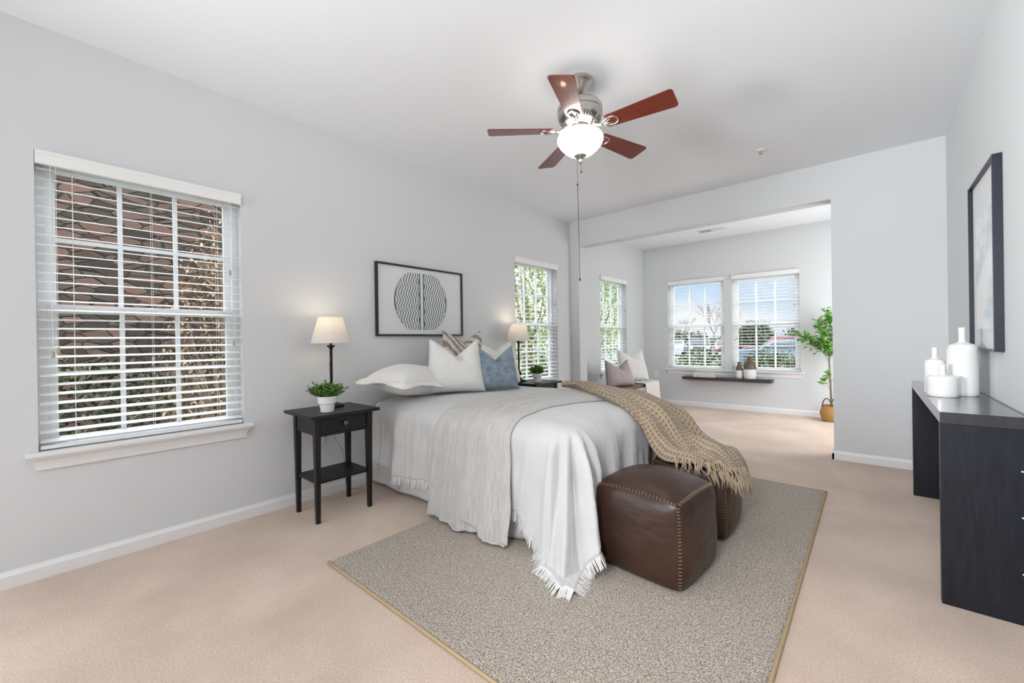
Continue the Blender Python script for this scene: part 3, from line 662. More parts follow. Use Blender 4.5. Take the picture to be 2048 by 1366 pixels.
cushion('cushion', (0.40, 2.93, ZB-0.015), 82, 14, 0.52, 0.43, 0.18, M['cushion_white'], 'white cushion right of and behind the blue cushion, below the far lamp', group=GB, chop=0.09, crease=0.02, seed=3)
cushion('cushion', (0.30, 2.60, ZB-0.010), 80, 8, 0.46, 0.52, 0.16, M['tuft'], 'tufted beige striped cushion behind the white one, only its corners showing', group=GB, chop=0.10, crease=0.02, seed=4)

def sham(loc, rot, w, h, T, label, seed=0):
    fl = 0.055
    def pt(u, v, side):
        U, V = 2*u-1, 2*v-1; x, y = U*(w/2+fl), V*(h/2+fl)
        a = min(1, abs(x)/(w/2)); b_ = min(1, abs(y)/(h/2)); th = T/2*((1-a**3.2)*(1-b_**3.2))**0.6
        e = max(abs(x)-w/2, abs(y)-h/2, 0)/fl
        z = side*(th+0.0015)+0.012*e*sin(14*(x+y)+seed)-0.03*e*e
        z += 0.012*nz(x*6+seed, y*6)*(1 if e == 0 else 0.5)
        s_ = 1+0.03*e*sin(38*(x if abs(y)-h/2 > abs(x)-w/2 else y)); return Vector((x*s_, y*s_, z))
    mb = MB().grid(64, 54, lambda u, v: pt(u, v, 1)); mb.grid(64, 54, lambda u, v: pt(u, v, -1))
    o = mb.build('pillow', M['sham'], smooth=True, merge=1e-5); o.location = loc; o.rotation_euler = [R(a) for a in rot]
    tag(o, label, 'pillow'); return o
sham((0.33, 1.995, 0.838), (3, 4, 90+11), 0.62, 0.40, 0.235, 'plump white flanged pillow lying flat at the near side of the bed head', 1)

# ------------------------------------------------------------------ poufs
def pouf(loc, rz, sx, sy, h, label, seed):
    t = thing('pouf', loc, label, 'pouf', 'brown leather poufs at the bed foot', rz)
    def sh(d):    # unit-cube point -> bulged pouf
        x, y, z = d
        m_ = 0.0
        bx = 1+0.10*(1-y*y)*(1-z*z); by = 1+0.10*(1-x*x)*(1-z*z); bz = 1+0.16*(1-x*x)*(1-y*y)
        # corner rounding
        k = (abs(x)**7+abs(y)**7+abs(z)**7)**(1/7); kk = 0.30+0.70/k if k > 1 else 1
        X, Y, Z = x*bx*kk, y*by*kk, z*bz*kk
        sag = 1+0.03*(1-z)*0.5
        w = 0.012*nz(x*2+seed, y*2, z*2)+0.006*nz(x*5, y*5+seed, z*7)
        top = max(0, Z)
        return Vector((X*sx/2*sag*(1+w), Y*sy/2*sag*(1+w), (Z*h/2)+h/2-0.02*top*(x*x+y*y)*0.6))
    mb = MB(); n = 30
    for ax in range(3):
        for sg in (-1, 1):
            def fn(u, v, ax=ax, sg=sg):
                a, b_ = 2*u-1, 2*v-1; c_ = [0, 0, 0]; c_[ax] = sg; c_[(ax+1) % 3] = a; c_[(ax+2) % 3] = b_; 
                p = sh(c_); p.z = max(p.z, 0.0) if True else p.z; return p
            mb.grid(n, n, fn)
    mb.build('pouf_cover', M['leather'], t, smooth=True, merge=1e-4)
    # seams along the twelve edges with raised welt, and cross stitches
    ms = MB(); wl = MB()
    for ax in range(3):
        for a in (-1, 1):
            for b_ in (-1, 1):
                if ax != 2 and (b_ if ax == 0 else a) < 0: continue
                def ep(q, ax=ax, a=a, b_=b_):
                    c_ = [0, 0, 0]; c_[ax] = q; c_[(ax+1) % 3] = a; c_[(ax+2) % 3] = b_; return sh(c_)
                def pp(q, d1, d2, ax=ax, a=a, b_=b_):
                    c_ = [0, 0, 0]; c_[ax] = q; c_[(ax+1) % 3] = a*(1-d1); c_[(ax+2) % 3] = b_*(1-d2); return sh(c_)
                wl.tube([ep(-0.97+1.94*k/30) for k in range(31)], 0.0035, 6)
                ns_ = 24
                for k in range(ns_):
                    q = -0.96+1.92*(k+0.5)/ns_; A, B, E_ = pp(q-0.004, 0.045, 0), pp(q+0.004, 0, 0.045), ep(q)
                    o_ = (E_-Vector((0, 0, h/2))).normalized()*0.0055
                    ms.tube([A+o_*0.25, E_+o_*0.9, B+o_*0.25], 0.0011, 5)
    wl.build('seam_welt', M['leather'], t, smooth=True); ms.build('stitching', M['thread'], t, smooth=True)
    return t
pouf((2.275, 2.05, 0.014), R(-5), 0.455, 0.43, 0.43, 'brown leather cube pouf in front, its top bare', 1.0)
pouf((2.285, 2.655, 0.014), R(3), 0.43, 0.42, 0.42, 'brown leather cube pouf farther back, under the fringed beige throw', 5.0)

# ------------------------------------------------------------------ throw
def throw():
    # control rows along the throw; each row from camera-side edge to far edge (x, y, z)
    rows = [
     [(1.12, 2.93, .790), (1.09, 3.00, .800), (1.08, 3.08, .800), (1.12, 3.15, .785)],
     [(1.32, 2.80, .775), (1.34, 2.92, .815), (1.38, 3.05, .785), (1.45, 3.16, .790)],
     [(1.55, 2.64, .770), (1.62, 2.80, .805), (1.68, 2.93, .770), (1.74, 3.06, .780)],
     [(1.80, 2.50, .745), (1.88, 2.66, .765), (1.93, 2.82, .730), (1.98, 2.98, .735)],
     [(2.02, 2.42, .625), (2.09, 2.57, .660), (2.12, 2.74, .620), (2.15, 2.88, .615)],
     [(2.13, 2.36, .505), (2.20, 2.52, .545), (2.25, 2.68, .520), (2.28, 2.84, .505)],
     [(2.22, 2.36, .470), (2.31, 2.46, .490), (2.38, 2.62, .492), (2.42, 2.80, .475)],
     [(2.34, 2.37, .466), (2.41, 2.46, .480), (2.47, 2.56, .480), (2.52, 2.74, .455)],
     [(2.40, 2.40, .455), (2.47, 2.47, .445), (2.535, 2.55, .415), (2.565, 2.70, .375)]]
    for i_, dz_ in ((0, (.036, .050, .050, .034)), (1, (.036, .060, .042, .046)), (2, (.032, .056, .034, .036)), (3, (.024, .045, .026, .028))):
        rows[i_] = [(a, b_, duvet_pt(a, b_).z+d_) for (a, b_, c_), d_ in zip(rows[i_], dz_)]
    def fn(u, v):
        cp = [catmull(r, u) for r in rows]; p = catmull(cp, v)
        fold = 0.020*sin(u*13+2.2*sin(v*5))+0.012*sin(u*24+v*6)+0.010*nz(u*5, v*9)
        a = 1-0.45*ss(0.80, 1.0, v)
        return p+Vector((0, 0, fold*a))
    t = thing('throw_blanket', (1.8, 2.6, 0), 'beige waffle weave throw sliding off the bed foot onto the rear pouf', 'blanket')
    off = Vector((1.8, 2.6, 0)); mb = MB().grid(90, 170, fn); rel(mb, off).build('throw_cloth', M['waffle'], t, smooth=True, solid=0.010, uvscale=(1.1, 2.6))
    # fold-over layer near the far edge
    fr = MB()
    for k in range(46):
        u = (k+0.5)/46; p = fn(u, 1.0); d = (fn(u, 1.0)-fn(u, 0.97)).normalized()
        L = random.uniform(0.08, 0.12); q = [p]
        for j in range(1, 6):
            f = j/5; g = p+d*L*0.35*f+Vector((random.uniform(-.008, .008)+0.015*f, random.uniform(-.008, .008), -L*0.9*f*f-0.02*f)); q.append(g)
        fr.tube(q, [0.004, 0.0035, 0.003, 0.003, 0.0035, 0.002], 5)
    # the front corner turned back, its fringe lying on the throw
    for k in range(16):
        x = 2.26+0.011*k; y = 2.385+0.003*k; z = 0.478-0.0008*k
        q = [Vector((x, y, z)), Vector((x+.008+random.uniform(-.01, .01), y-0.035, z-0.012)), Vector((x+.015+random.uniform(-.02, .02), y-0.052, z-0.045)), Vector((x+.015+random.uniform(-.02, .02), y-0.055, z-0.075))]
        fr.tube(q, [0.0038, 0.0032, 0.003, 0.002], 5)
    rel(fr, off).build('fringe', M['waffle_fringe'], t, smooth=True)
throw()

# ------------------------------------------------------------------ rug
rg = thing('area_rug', (1.91, 2.37, 0), 'grey brown shaggy area rug with tan bound edge under the bed foot', 'rug')
RX0, RX1, RY0, RY1 = 0.975, 2.85, 0.985, 3.755
def rugfn(u, v):
    x = RX0+(RX1-RX0)*u; y = RY0+(RY1-RY0)*v; e = min(u, 1-u, v, 1-v)
    z = 0.013+0.0015*nz(x*30, y*30) if e > 0 else 0.003
    return Vector((x-1.91, y-2.37, z))
MB().grid(160, 220, rugfn).build('pile', M['rug'], rg, smooth=True)
bt = MB(); q = [(RX0, RY0), (RX1, RY0), (RX1, RY1), (RX0, RY1)]
for a, b_ in zip(q[:3], q[1:4]): bt.tube([(a[0]+(b_[0]-a[0])*k/20-1.91, a[1]+(b_[1]-a[1])*k/20-2.37, 0.0075) for k in range(21)], 0.0072, 8)
bt.build('bound_edge', M['rug_edge'], rg, smooth=True)

# ------------------------------------------------------------------ nightstands, lamps, plants
def tapered(mb, x, y, z0, z1, w0, w1):
    vs_ = []
    for z, w_ in ((z0, w0), (z1, w1)):
        for dx, dy in ((-1, -1), (1, -1), (1, 1), (-1, 1)): vs_.append((x[0 if z == z0 else 1]+dx*w_/2, y[0 if z == z0 else 1]+dy*w_/2, z))
    mb.add(vs_, [(0, 3, 2, 1), (4, 5, 6, 7)]+[(i, (i+1) % 4, (i+1) % 4+4, i+4) for i in range(4)]); return mb
def nightstand(loc, label):
    t = thing('nightstand', loc, label, 'nightstand', 'black bedside tables')
    MB().box(-0.225, 0.205, -0.235, 0.235, 0.668, 0.688).build('tabletop', M['blackwood'], t, bevel=0.002)
    for sx in (-1, 1):
        for sy in (-1, 1):
            tapered(MB(), (sx*0.146, sx*0.146), (sy*0.178, sy*0.178), 0.0, 0.668, 0.025, 0.040).build('leg', M['blackwood'], t, bevel=0.0015)
    ap = MB(); ap.box(-0.126, 0.126, -0.190, -0.172, 0.555, 0.668); ap.box(-0.126, 0.126, 0.172, 0.190, 0.555, 0.668); ap.box(-0.158, -0.140, -0.158, 0.158, 0.555, 0.668)
    ap.build('apron', M['blackwood'], t, bevel=0.001)
    MB().box(0.138, 0.158, -0.158, 0.158, 0.545, 0.560).build('rail', M['blackwood'], t, bevel=0.001)
    dr = MB().box(0.140, 0.157, -0.155, 0.155, 0.564, 0.664).build('drawer', M['blackwood'], t, bevel=0.0015)
    mt = Matrix.Translation((0.157, 0, 0.614)) @ Matrix.Rotation(R(90), 4, 'Y')
    MB().lathe([(0.006, 0), (0.006, 0.010), (0.014, 0.014), (0.016, 0.020), (0.013, 0.026), (0.004, 0.029)], 20, mtx=mt).build('knob', M['knob'], dr, smooth=True)
    MB().box(-0.150, 0.150, -0.184, 0.184, 0.246, 0.262).build('shelf', M['blackwood'], t, bevel=0.0015)
    return t
nightstand((0.310, 1.342, 0), 'near black nightstand with one drawer, left of the bed')
nightstand((0.310, 3.60, 0), 'far black nightstand, only its top edge showing beyond the bed')
def lamp(loc, label, cord=False):
    t = thing('table_lamp', loc, label, 'lamp', 'bedside lamps with white shades')
    MB().lathe([(0.082, 0.0), (0.084, 0.006), (0.080, 0.013), (0.060, 0.022), (0.035, 0.030), (0.020, 0.045), (0.012, 0.06)], 36).build('base', M['black_metal'], t, smooth=True)
    MB().lathe([(0.010, 0.055), (0.010, 0.078), (0.022, 0.088), (0.027, 0.100), (0.022, 0.113), (0.011, 0.122), (0.0095, 0.14), (0.0105, 0.26), (0.0105, 0.405), (0.013, 0.417), (0.028, 0.432), (0.029, 0.436), (0.012, 0.438), (0.010, 0.44), (0.010, 0.50)], 24).build('stem', M['black_metal'], t, smooth=True)
    MB().lathe([(0.014, 0.495), (0.014, 0.53), (0.022, 0.545), (0.027, 0.57), (0.022, 0.592), (0.008, 0.603)], 20).build('bulb', M['bulb'], t, smooth=True)
    sh_ = MB(); sh_.lathe([(0.131, 0.452), (0.129, 0.455), (0.081, 0.632), (0.082, 0.636)], 48, cap=False)
    s_ = sh_.build('lamp_shade', M['shade'], t, smooth=True, solid=0.002)
    rm = MB(); 
    for a in (0, 120, 240): rm.tube([(0, 0, 0.605), (0.081*cos(R(a)), 0.081*sin(R(a)), 0.632)], 0.0012, 5)
    rm.build('shade_spider', M['black_metal'], s_)
    ch = MB(); a = R(-40); ch.tube([(0.035*cos(a), 0.035*sin(a), 0.50), (0.035*cos(a), 0.035*sin(a), 0.345)], 0.0010, 5); ch.lathe([(0.001, 0.35), (0.004, 0.345), (0.005, 0.33), (0.002, 0.325)], 8, (0.035*cos(a), 0.035*sin(a), 0)); ch.build('pull_chain', M['wire'], t)
    l_ = bpy.data.lights.new('lamp_bulb_light', 'POINT'); l_.energy = 0.9; l_.color = (1, 0.80, 0.58); l_.shadow_soft_size = 0.03
    lo = bpy.data.objects.new('lamp_bulb_light', l_); C.objects.link(lo); lo.parent = t; lo.location = (0, 0, 0.615)
    return t
lamp((0.20, 1.385, 0.688), 'lit lamp with white shade on the near nightstand beside the picture')
lamp((0.17, 3.50, 0.688), 'lit lamp with white shade before the window on the far nightstand')
def cordpath():
    mb = MB(); P_ = [(0.02, 1.40, 0.53), (0.025, 1.45, 0.50), (0.028, 1.50, 0.40), (0.03, 1.55, 0.30), (0.035, 1.555, 0.18), (0.05, 1.56, 0.06), (0.07, 1.60, 0.012), (0.10, 1.68, 0.010)]
    mb.tube([catmull(P_, k/50) for k in range(51)], 0.0022, 6); o = mb.build('power_cord', M['wire'], smooth=True)
    tag(o, 'thin grey power cord dangling down the wall behind the near nightstand', 'cord')
cordpath()
def leaf(mb, p, d, L, w_, up=Vector((0, 0, 1)), curl=0.15):
    d = d.normalized(); s_ = d.cross(up)
    if s_.length < 1e-3: s_ = Vector((1, 0, 0))
    s_.normalize(); n_ = s_.cross(d)
    a, b_, c_, e = p, p+d*L*0.4+s_*w_*0.5+n_*curl*w_, p+d*L-n_*curl*L*0.5, p+d*L*0.4-s_*w_*0.5+n_*curl*w_
    f_ = p+d*L*0.75+s_*w_*0.38; g = p+d*L*0.75-s_*w_*0.38; mid = p+d*L*0.42-n_*0.1*w_; mid2 = p+d*L*0.75-n_*0.12*w_
    mb.add([a, b_, f_, c_, g, e, mid, mid2], [(0, 1, 6), (1, 2, 7, 6), (2, 3, 7), (3, 4, 7), (4, 5, 6, 7), (5, 0, 6)])
def rdir(zlo=-0.2):
    while True:
        v = Vector((random.uniform(-1, 1), random.uniform(-1, 1), random.uniform(zlo, 1)))
        if 0.2 < v.length < 1: return v.normalized()
def small_plant(loc, label, sc=1.0, up=0.0):
    t = thing('potted_plant', loc, label, 'plant', 'small green plants in white pots')
    MB().lathe([(0.036*sc, 0.0), (0.041*sc, 0.003), (0.046*sc, 0.052*sc), (0.047*sc, 0.056*sc), (0.055*sc, 0.060*sc), (0.060*sc, 0.104*sc), (0.056*sc, 0.104*sc), (0.053*sc, 0.09*sc)], 40, cap=False).build('pot', M['pot'], t, smooth=True, solid=0.002, autosmooth=50)
    MB().lathe([(0.001, 0.0), (0.052*sc, 0.0)], 30, (0, 0, 0.09*sc)).build('soil', M['soil'], t)
    st = MB(); lf = MB()
    for k in range(120):
        d = rdir(0.05); d.z = abs(d.z)*(0.8+up)+0.25; d.normalize()
        b0 = Vector((random.uniform(-.03, .03)*sc, random.uniform(-.03, .03)*sc, 0.09*sc)); L = random.uniform(0.055, 0.12)*sc*(1-0.15*up)
        pts = [b0+d*L*f+Vector((0, 0, 0.01*f*f)) for f in (0, .33, .66, 1)]
        st.tube(pts, 0.0009, 4)
        for f in (0.3, 0.45, 0.6, 0.75, 0.88, 1.0):
            for s_ in range(2):
                dd = (d*0.5+rdir(-0.2)*0.9).normalized(); leaf(lf, b0+d*L*f, dd, random.uniform(0.015, 0.024)*sc, random.uniform(0.013, 0.019)*sc)
    st.build('stems', M['stem'], t); lf.build('leaves', M['leaf_small'], t)
    return t
small_plant((0.395, 1.262, 0.688), 'leafy green plant in a white pot on the near nightstand')
small_plant((0.38, 3.555, 0.688), 'bushy green plant in a white pot on the far nightstand', 0.93, 0.6)

# outlets
def outlet(loc, rz, label, plug=False):
    t = thing('wall_outlet', loc, label, 'outlet', None, rz)
    MB().box(-0.036, 0.036, -0.006, 0.0, -0.058, 0.058).build('cover_plate', M['plate'], t, bevel=0.003)
    for z in (-0.024, 0.024):
        s_ = MB().box(-0.017, 0.017, -0.008, -0.0055, z-0.015, z+0.015).build('socket', M['plate'], t, bevel=0.003)
        MB().box(-0.008, -0.0055, -0.0085, -0.0075, z-0.006, z+0.006).box(0.0055, 0.008, -0.0085, -0.0075, z-0.006, z+0.006).build('slots', M['slot'], s_)
outlet((0.0, 1.385, 0.45), R(90), 'white outlet low on the wall behind the near nightstand')
outlet((0.0, 5.37, 0.45), R(90), 'white outlet on the alcove side wall just inside the opening')
outlet((0.226, D2, 0.515), 0, 'white outlet on the alcove back wall right of the bench')

# ------------------------------------------------------------------ framed pictures
def frame_x(name, x, nx, y0, y1, z0, z1, bw, depth, label, group=None):
    """picture on a wall whose normal is nx (+1 or -1) along x"""
    yc, zc = (y0+y1)/2, (z0+z1)/2; t = thing(name, (x, yc, zc), label, 'picture', group); w, h = (y1-y0)/2, (z1-z0)/2
    fm = MB(); a, b_ = sorted((0.001*nx, depth*nx))
    for u0, u1, v0, v1 in ((-w, w, h-bw, h), (-w, w, -h, -h+bw), (-w, -w+bw, -h+bw, h-bw), (w-bw, w, -h+bw, h-bw)): fm.box(a, b_, u0, u1, v0, v1)
    fm.build('frame', M['frame_black'] if nx > 0 else M['frame_navy'], t, bevel=0.001)
    return t, w-bw, h-bw
t, w, h = frame_x('framed_print', 0.0, 1, 1.856, 2.812, 1.194, 1.816, 0.016, 0.030, 'black framed print of a split wavy-striped circle above the pillows')
MB().box(0.004, 0.014, -w, w, -h, h).build('mat_board', M['mat_board'], t)
def art():
    mb = MB(); X0 = 0.0146; cy = -0.012; RY, RZ = 0.292, 0.295; zc = 0.255
    def half(s): 
        g = 0.014; n = 10; dy = 0.0268
        for k in range(n+1):
            yb = g+0.008+k*dy
            seg = []
            for j in range(121):
                z = -zc+2*zc*j/120; off = 0.0105*sin(z*2*pi/0.115+(0 if s > 0 else 1.2)); y = yb+s*off
                wd = 0.0052 if k else 0.008
                inside = (y/RY)**2+(z/RZ)**2 < 0.97 and y > g
                if inside: seg.append((s*max(y-wd, g), s*(y+wd), z))
                if (not inside or j == 120) and len(seg) > 1:
                    vs_ = []; fs = []
                    for i, (a, b_, zz) in enumerate(seg):
                        vs_ += [(X0, cy+a, zz), (X0, cy+b_, zz)]
                        if i: fs.append((2*i-2, 2*i-1, 2*i+1, 2*i))
                    mb.add(vs_, fs); seg = []
                elif not inside: seg = []
        # outline arc and inner straight bar
        pts = []; a0 = math.asin(min(1, zc/RZ))
        for j in range(61):
            a = -a0+2*a0*j/60; pts.append((RY*cos(a), RZ*sin(a)))
        vs_ = []; fs = []
        for i, (y, z) in enumerate(pts):
            wd = 0.004+0.010*max(0, cos(z*14))*(abs(z) < 0.16)
            vs_ += [(X0+.0002, cy+s*y, z), (X0+.0002, cy+s*(y-wd), z)]
            if i: fs.append((2*i-2, 2*i-1, 2*i+1, 2*i))
        mb.add(vs_, fs)
        mb.add([(X0+.0002, cy+s*g, -zc), (X0+.0002, cy+s*(g+0.012), -zc), (X0+.0002, cy+s*(g+0.012), zc), (X0+.0002, cy+s*g, zc)], [(0, 1, 2, 3)])
    half(1); half(-1); return mb
art().build('print_pattern', M['ink'], t)
t, w, h = frame_x('framed_painting', W, -1, 2.955, 3.60, 1.05, 1.98, 0.010, 0.034, 'dark framed blue and white abstract picture on the right wall above the white bottles')
MB().box(-0.014, -0.004, -w, w, -h, h).build('mat_board', M['mat_board'], t)
MB().box(-0.0155, -0.0145, -w+0.09, w-0.08, -h+0.10, h-0.19).build('painting', M['painting'], t)

# ------------------------------------------------------------------ console and bottles
t = thing('console_table', (3.455, 3.31, 0), 'black open console table with slab ends against the right wall', 'table')
cx0, cx1, cy0, cy1 = 3.325-3.455, 3.563-3.455, 2.503-3.31, 4.115-3.31
MB().box(cx0, cx1, cy0, cy1, 0.762, 0.810).build('tabletop', M['console_top'], t, bevel=0.001)
MB().box(cx0, cx1, cy0, cy0+0.045, 0.0, 0.761).build('end_panel', M['console'], t, bevel=0.001)
MB().box(cx0, cx1, cy1-0.045, cy1, 0.0, 0.761).build('end_panel', M['console'], t, bevel=0.001)
for z in (0.20, 0.42, 0.60):
    mt = Matrix.Translation((0.092, cy0, z)) @ Matrix.Rotation(R(90), 4, 'X')
    MB().lathe([(0.003, 0), (0.003, 0.003), (0.001, 0.004)], 8, mtx=mt).build('peg', M['vinyl'], t)
def bottle(loc, r, hb, rn, hn, label):
    ht = hb+hn; rd = r*0.30
    prof_ = [(r*0.93, 0), (r*0.985, 0.006), (r, 0.02)]
    prof_ += [(r, hb*f) for f in (0.3, 0.5, 0.7)]
    for k in range(8):
        a = pi/2*k/7; prof_.append((r-rd*(1-cos(a))*1.0, hb*0.80+hb*0.16*sin(a)))
    prof_ += [(r*0.45, hb*0.985), (rn*1.25, hb), (rn, hb+0.008), (rn*0.96, hb+hn*0.5), (rn*1.05, ht-0.003), (rn*1.0, ht), (rn*0.8, ht-0.004), (rn*0.75, hb)]
    o = MB().lathe(prof_, 48, cap=False).build('bottle', M['ceramic'], smooth=True, loc=loc); tag(o, label, 'bottle', 'white ceramic bottles on the console'); return o
ZC = 0.811
bottle((3.474, 3.235, ZC), 0.060, 0.283, 0.0135, 0.078, 'tallest white glazed bottle vase on the console, nearest the wall')
bottle((3.375, 3.275, ZC), 0.044, 0.195, 0.0120, 0.060, 'medium white bottle vase half hidden behind the squat one')
bottle((3.392, 3.14, ZC), 0.062, 0.115, 0.0120, 0.053, 'short squat white bottle vase at the front of the three')

# ------------------------------------------------------------------ ceiling fan
fan = thing('ceiling_fan', (1.765, 2.223, H), 'brushed nickel ceiling fan with five cherry blades and a lit glass bowl', 'ceiling fan')
MB().lathe([(0.074, 0), (0.078, -0.004), (0.078, -0.022), (0.070, -0.028), (0.062, -0.034), (0.045, -0.060), (0.024, -0.082), (0.018, -0.086)], 40).build('canopy', M['nickel'], fan, smooth=True, autosmooth=40)
MB().lathe([(0.012, -0.08), (0.012, -0.15)], 20).build('downrod', M['nickel'], fan, smooth=True)
MB().lathe([(0.020, -0.135), (0.055, -0.140), (0.100, -0.147), (0.128, -0.160), (0.137, -0.176), (0.137, -0.200), (0.133, -0.203), (0.133, -0.207), (0.137, -0.210), (0.136, -0.228), (0.127, -0.250), (0.105, -0.272), (0.08, -0.285), (0.05, -0.290)], 56).build('motor_housing', M['nickel'], fan, smooth=True, autosmooth=40)
# vent slots around the lower taper of the housing
sl = MB()
for k in range(40):
    a = 2*pi*k/40
    if k % 8 in (0,): continue
    p0 = Vector((0.1285, 0, -0.249)); p1 = Vector((0.1065, 0, -0.2725)); rot = Matrix.Rotation(a, 3, 'Z')
    nrm = Vector((0.7, 0, -0.7)).normalized()*0.0012; tv = Vector((0, 0.0030, 0))
    sl.add([rot @ (p+nrm+s_) for p, s_ in ((p0, -tv), (p0, tv), (p1, tv), (p1, -tv))], [(0, 1, 2, 3)])
o_ = sl.build('vent_slots', M['nickel_dark'], fan); tag(o_, kind='stuff')
MB().lathe([(0.05, -0.288), (0.060, -0.292), (0.060, -0.312), (0.070, -0.318), (0.075, -0.326), (0.05, -0.33)], 40).build('switch_housing', M['nickel'], fan, smooth=True, autosmooth=40)
bw = MB().lathe([(0.085, -0.322), (0.112, -0.330), (0.132, -0.345), (0.140, -0.362), (0.139, -0.380), (0.128, -0.402), (0.108, -0.425), (0.082, -0.448), (0.050, -0.466), (0.015, -0.475)], 56, cap=False)
bw.build('glass_bowl', M['bowl'], fan, smooth=True)
fn_ = MB().lathe([(0.042, -0.462), (0.040, -0.468), (0.030, -0.478), (0.014, -0.486), (0.008, -0.492), (0.013, -0.498), (0.012, -0.508), (0.004, -0.518)], 28).build('finial', M['nickel'], fan, smooth=True)
ch = MB(); ch.tube([(-0.016, -0.012, -0.46), (-0.016, -0.012, -0.64)], 0.0011, 5); ch.lathe([(0.001, -0.636), (0.004, -0.641), (0.004, -0.650), (0.001, -0.655)], 8, (-0.016, -0.012, 0)); ch.tube([(-0.016, -0.012, -0.65), (-0.012, -0.008, -1.225)], 0.0016, 5); ch.lathe([(0.0015, -1.218), (0.0045, -1.222), (0.0045, -1.236), (0.002, -1.24)], 8, (-0.012, -0.008, 0))
ch.build('fan_pull_chain', M['black_metal'], fan)
ch = MB(); ch.tube([(0.004, 0.002, -0.51), (0.004, 0.002, -0.56)], 0.0009, 5); ch.lathe([(0.001, -0.558), (0.0035, -0.562), (0.0035, -0.572), (0.001, -0.575)], 8, (0.004, 0.002, 0)); ch.build('light_pull_chain', M['black_metal'], fan)
def blade(a):
    rot = Matrix.Rotation(a, 4, 'Z') @ Matrix.Translation((0, 0, -0.312)) @ Matrix.Rotation(R(-12), 4, 'X')
    out = []; r0, r1 = 0.165, 0.57; w0, w1 = 0.050, 0.070; rc = 0.022
    for cx_, cy_, a0, rr in ((r1-rc, -(w1-rc), -90, rc), (r1-rc, w1-rc, 0, rc), (r0+rc*0.8, w0-rc*0.8, 90, rc*0.8), (r0+rc*0.8, -(w0-rc*0.8), 180, rc*0.8)):
        for k in range(6):
            q = R(a0+90*k/5); out.append((cx_+rr*cos(q), cy_+rr*sin(q)))
    mb = MB().prism(out, -0.003, 0.003, lambda x, y, d: rot @ Vector((x, y, d)))
    # keep grain running along the blade: own local frame
    o = MB().prism(out, -0.003, 0.003, lambda x, y, d: Vector((x, y, d))).build('blade', M['cherry'], fan, bevel=0.0012)
    o.matrix_local = rot
    ir = MB(); T_ = Matrix.Translation((0, 0, -0.006))
    # arm from hub dropping to the blade, then an oval loop with a central tongue
    ir.tube([(0.075, 0, 0.020), (0.10, 0, 0.012), (0.13, 0, -0.003), (0.155, 0, -0.006)], [0.012, 0.011, 0.010, 0.009], 8)
    lo_ = []
    for k in range(33):
        q = 2*pi*k/32; lo_.append((0.200+0.046*cos(q), 0.032*sin(q)*(1+0.25*cos(q)), -0.006))
    ir.tube(lo_, 0.0055, 6, cap=False)
    ir.tube([(0.155, 0, -0.006), (0.185, 0.010, -0.007), (0.205, 0.018, -0.006)], 0.0045, 6); ir.tube([(0.155, 0, -0.006), (0.185, -0.010, -0.007), (0.205, -0.018, -0.006)], 0.0045, 6)
    io = ir.build('blade_iron', M['nickel'], fan, smooth=True); io.matrix_local = rot
for k in range(5): blade(R(4+72*k))

# ceiling vent, sprinkler
t = thing('ceiling_vent', (1.33, 6.62, H), 'white slotted air vent in the alcove ceiling', 'vent')
mb = MB()
for x0, x1, y0, y1 in ((-0.19, 0.19, -0.085, -0.062), (-0.19, 0.19, 0.062, 0.085), (-0.19, -0.165, -0.062, 0.062), (0.165, 0.19, -0.062, 0.062), (-0.008, 0.008, -0.062, 0.062)): mb.box(x0, x1, y0, y1, -0.006, -0.0005)
mb.build('vent_frame', M['vent'], t)
mb = MB()
for k in range(9):
    y = -0.055+k*0.0138
    for x0, x1, s_ in ((-0.164, -0.009, 1), (0.009, 0.164, -1)):
        mt = Matrix.Translation((0, y, -0.004)) @ Matrix.Rotation(R(40*s_), 4, 'X'); mb.box(x0, x1, -0.0065, 0.0065, -0.0008, 0.0008, mt)
mb.build('louvres', M['vent'], t); MB().box(-0.164, 0.164, -0.062, 0.062, -0.0012, -0.0004).build('vent_opening', M['slot'], t)
t = thing('sprinkler_head', (2.409, 4.098, H), 'small chrome and white fire sprinkler on the ceiling right of the fan', 'sprinkler')
MB().lathe([(0.036, 0), (0.035, -0.004), (0.018, -0.009), (0.014, -0.012)], 28).build('escutcheon', M['vent'], t, smooth=True)
mb = MB().lathe([(0.008, -0.01), (0.007, -0.022), (0.004, -0.034)], 14); mb.lathe([(0.014, -0.034), (0.014, -0.036)], 16)
for s_ in (-1, 1): mb.tube([(s_*0.010, 0, -0.010), (s_*0.013, 0, -0.022), (s_*0.004, 0, -0.034)], 0.0016, 5)
mb.build('sprinkler_nozzle', M['nickel'], t, smooth=True)

# ------------------------------------------------------------------ alcove: shelf, books, vases, bench, tree
SHZ = 0.506
o = MB().box(-0.635, 0.635, -0.10, 0.10, -0.045, 0.0).build('wall_shelf', M['shelf'], bevel=0.002, loc=(1.37, D2-0.1005, SHZ)); tag(o, 'dark brown floating shelf under the alcove window pair', 'shelf')
def book(loc, rz, w, d, th, label, m_=None):
    t = thing('book', loc, label, 'book', 'pale books stacked on the floating shelf', rz)
    mb = MB(); mb.box(-w/2, w/2, -d/2, d/2, 0, 0.003); mb.box(-w/2, w/2, -d/2, d/2, th-0.003, th); mb.box(-w/2, -w/2+0.003, -d/2, d/2, 0.003, th-0.003)
    mb.build('book_cover', M['book'], t, bevel=0.001); MB().box(-w/2+0.0035, w/2-0.006, -d/2+0.004, d/2-0.004, 0.0035, th-0.0035).build('pages', M['paper'], t)
book((1.06, D2-0.105, SHZ+0.0005), R(-90)*0, 0.31, 0.16, 0.030, 'lower thick white book lying on the floating shelf')
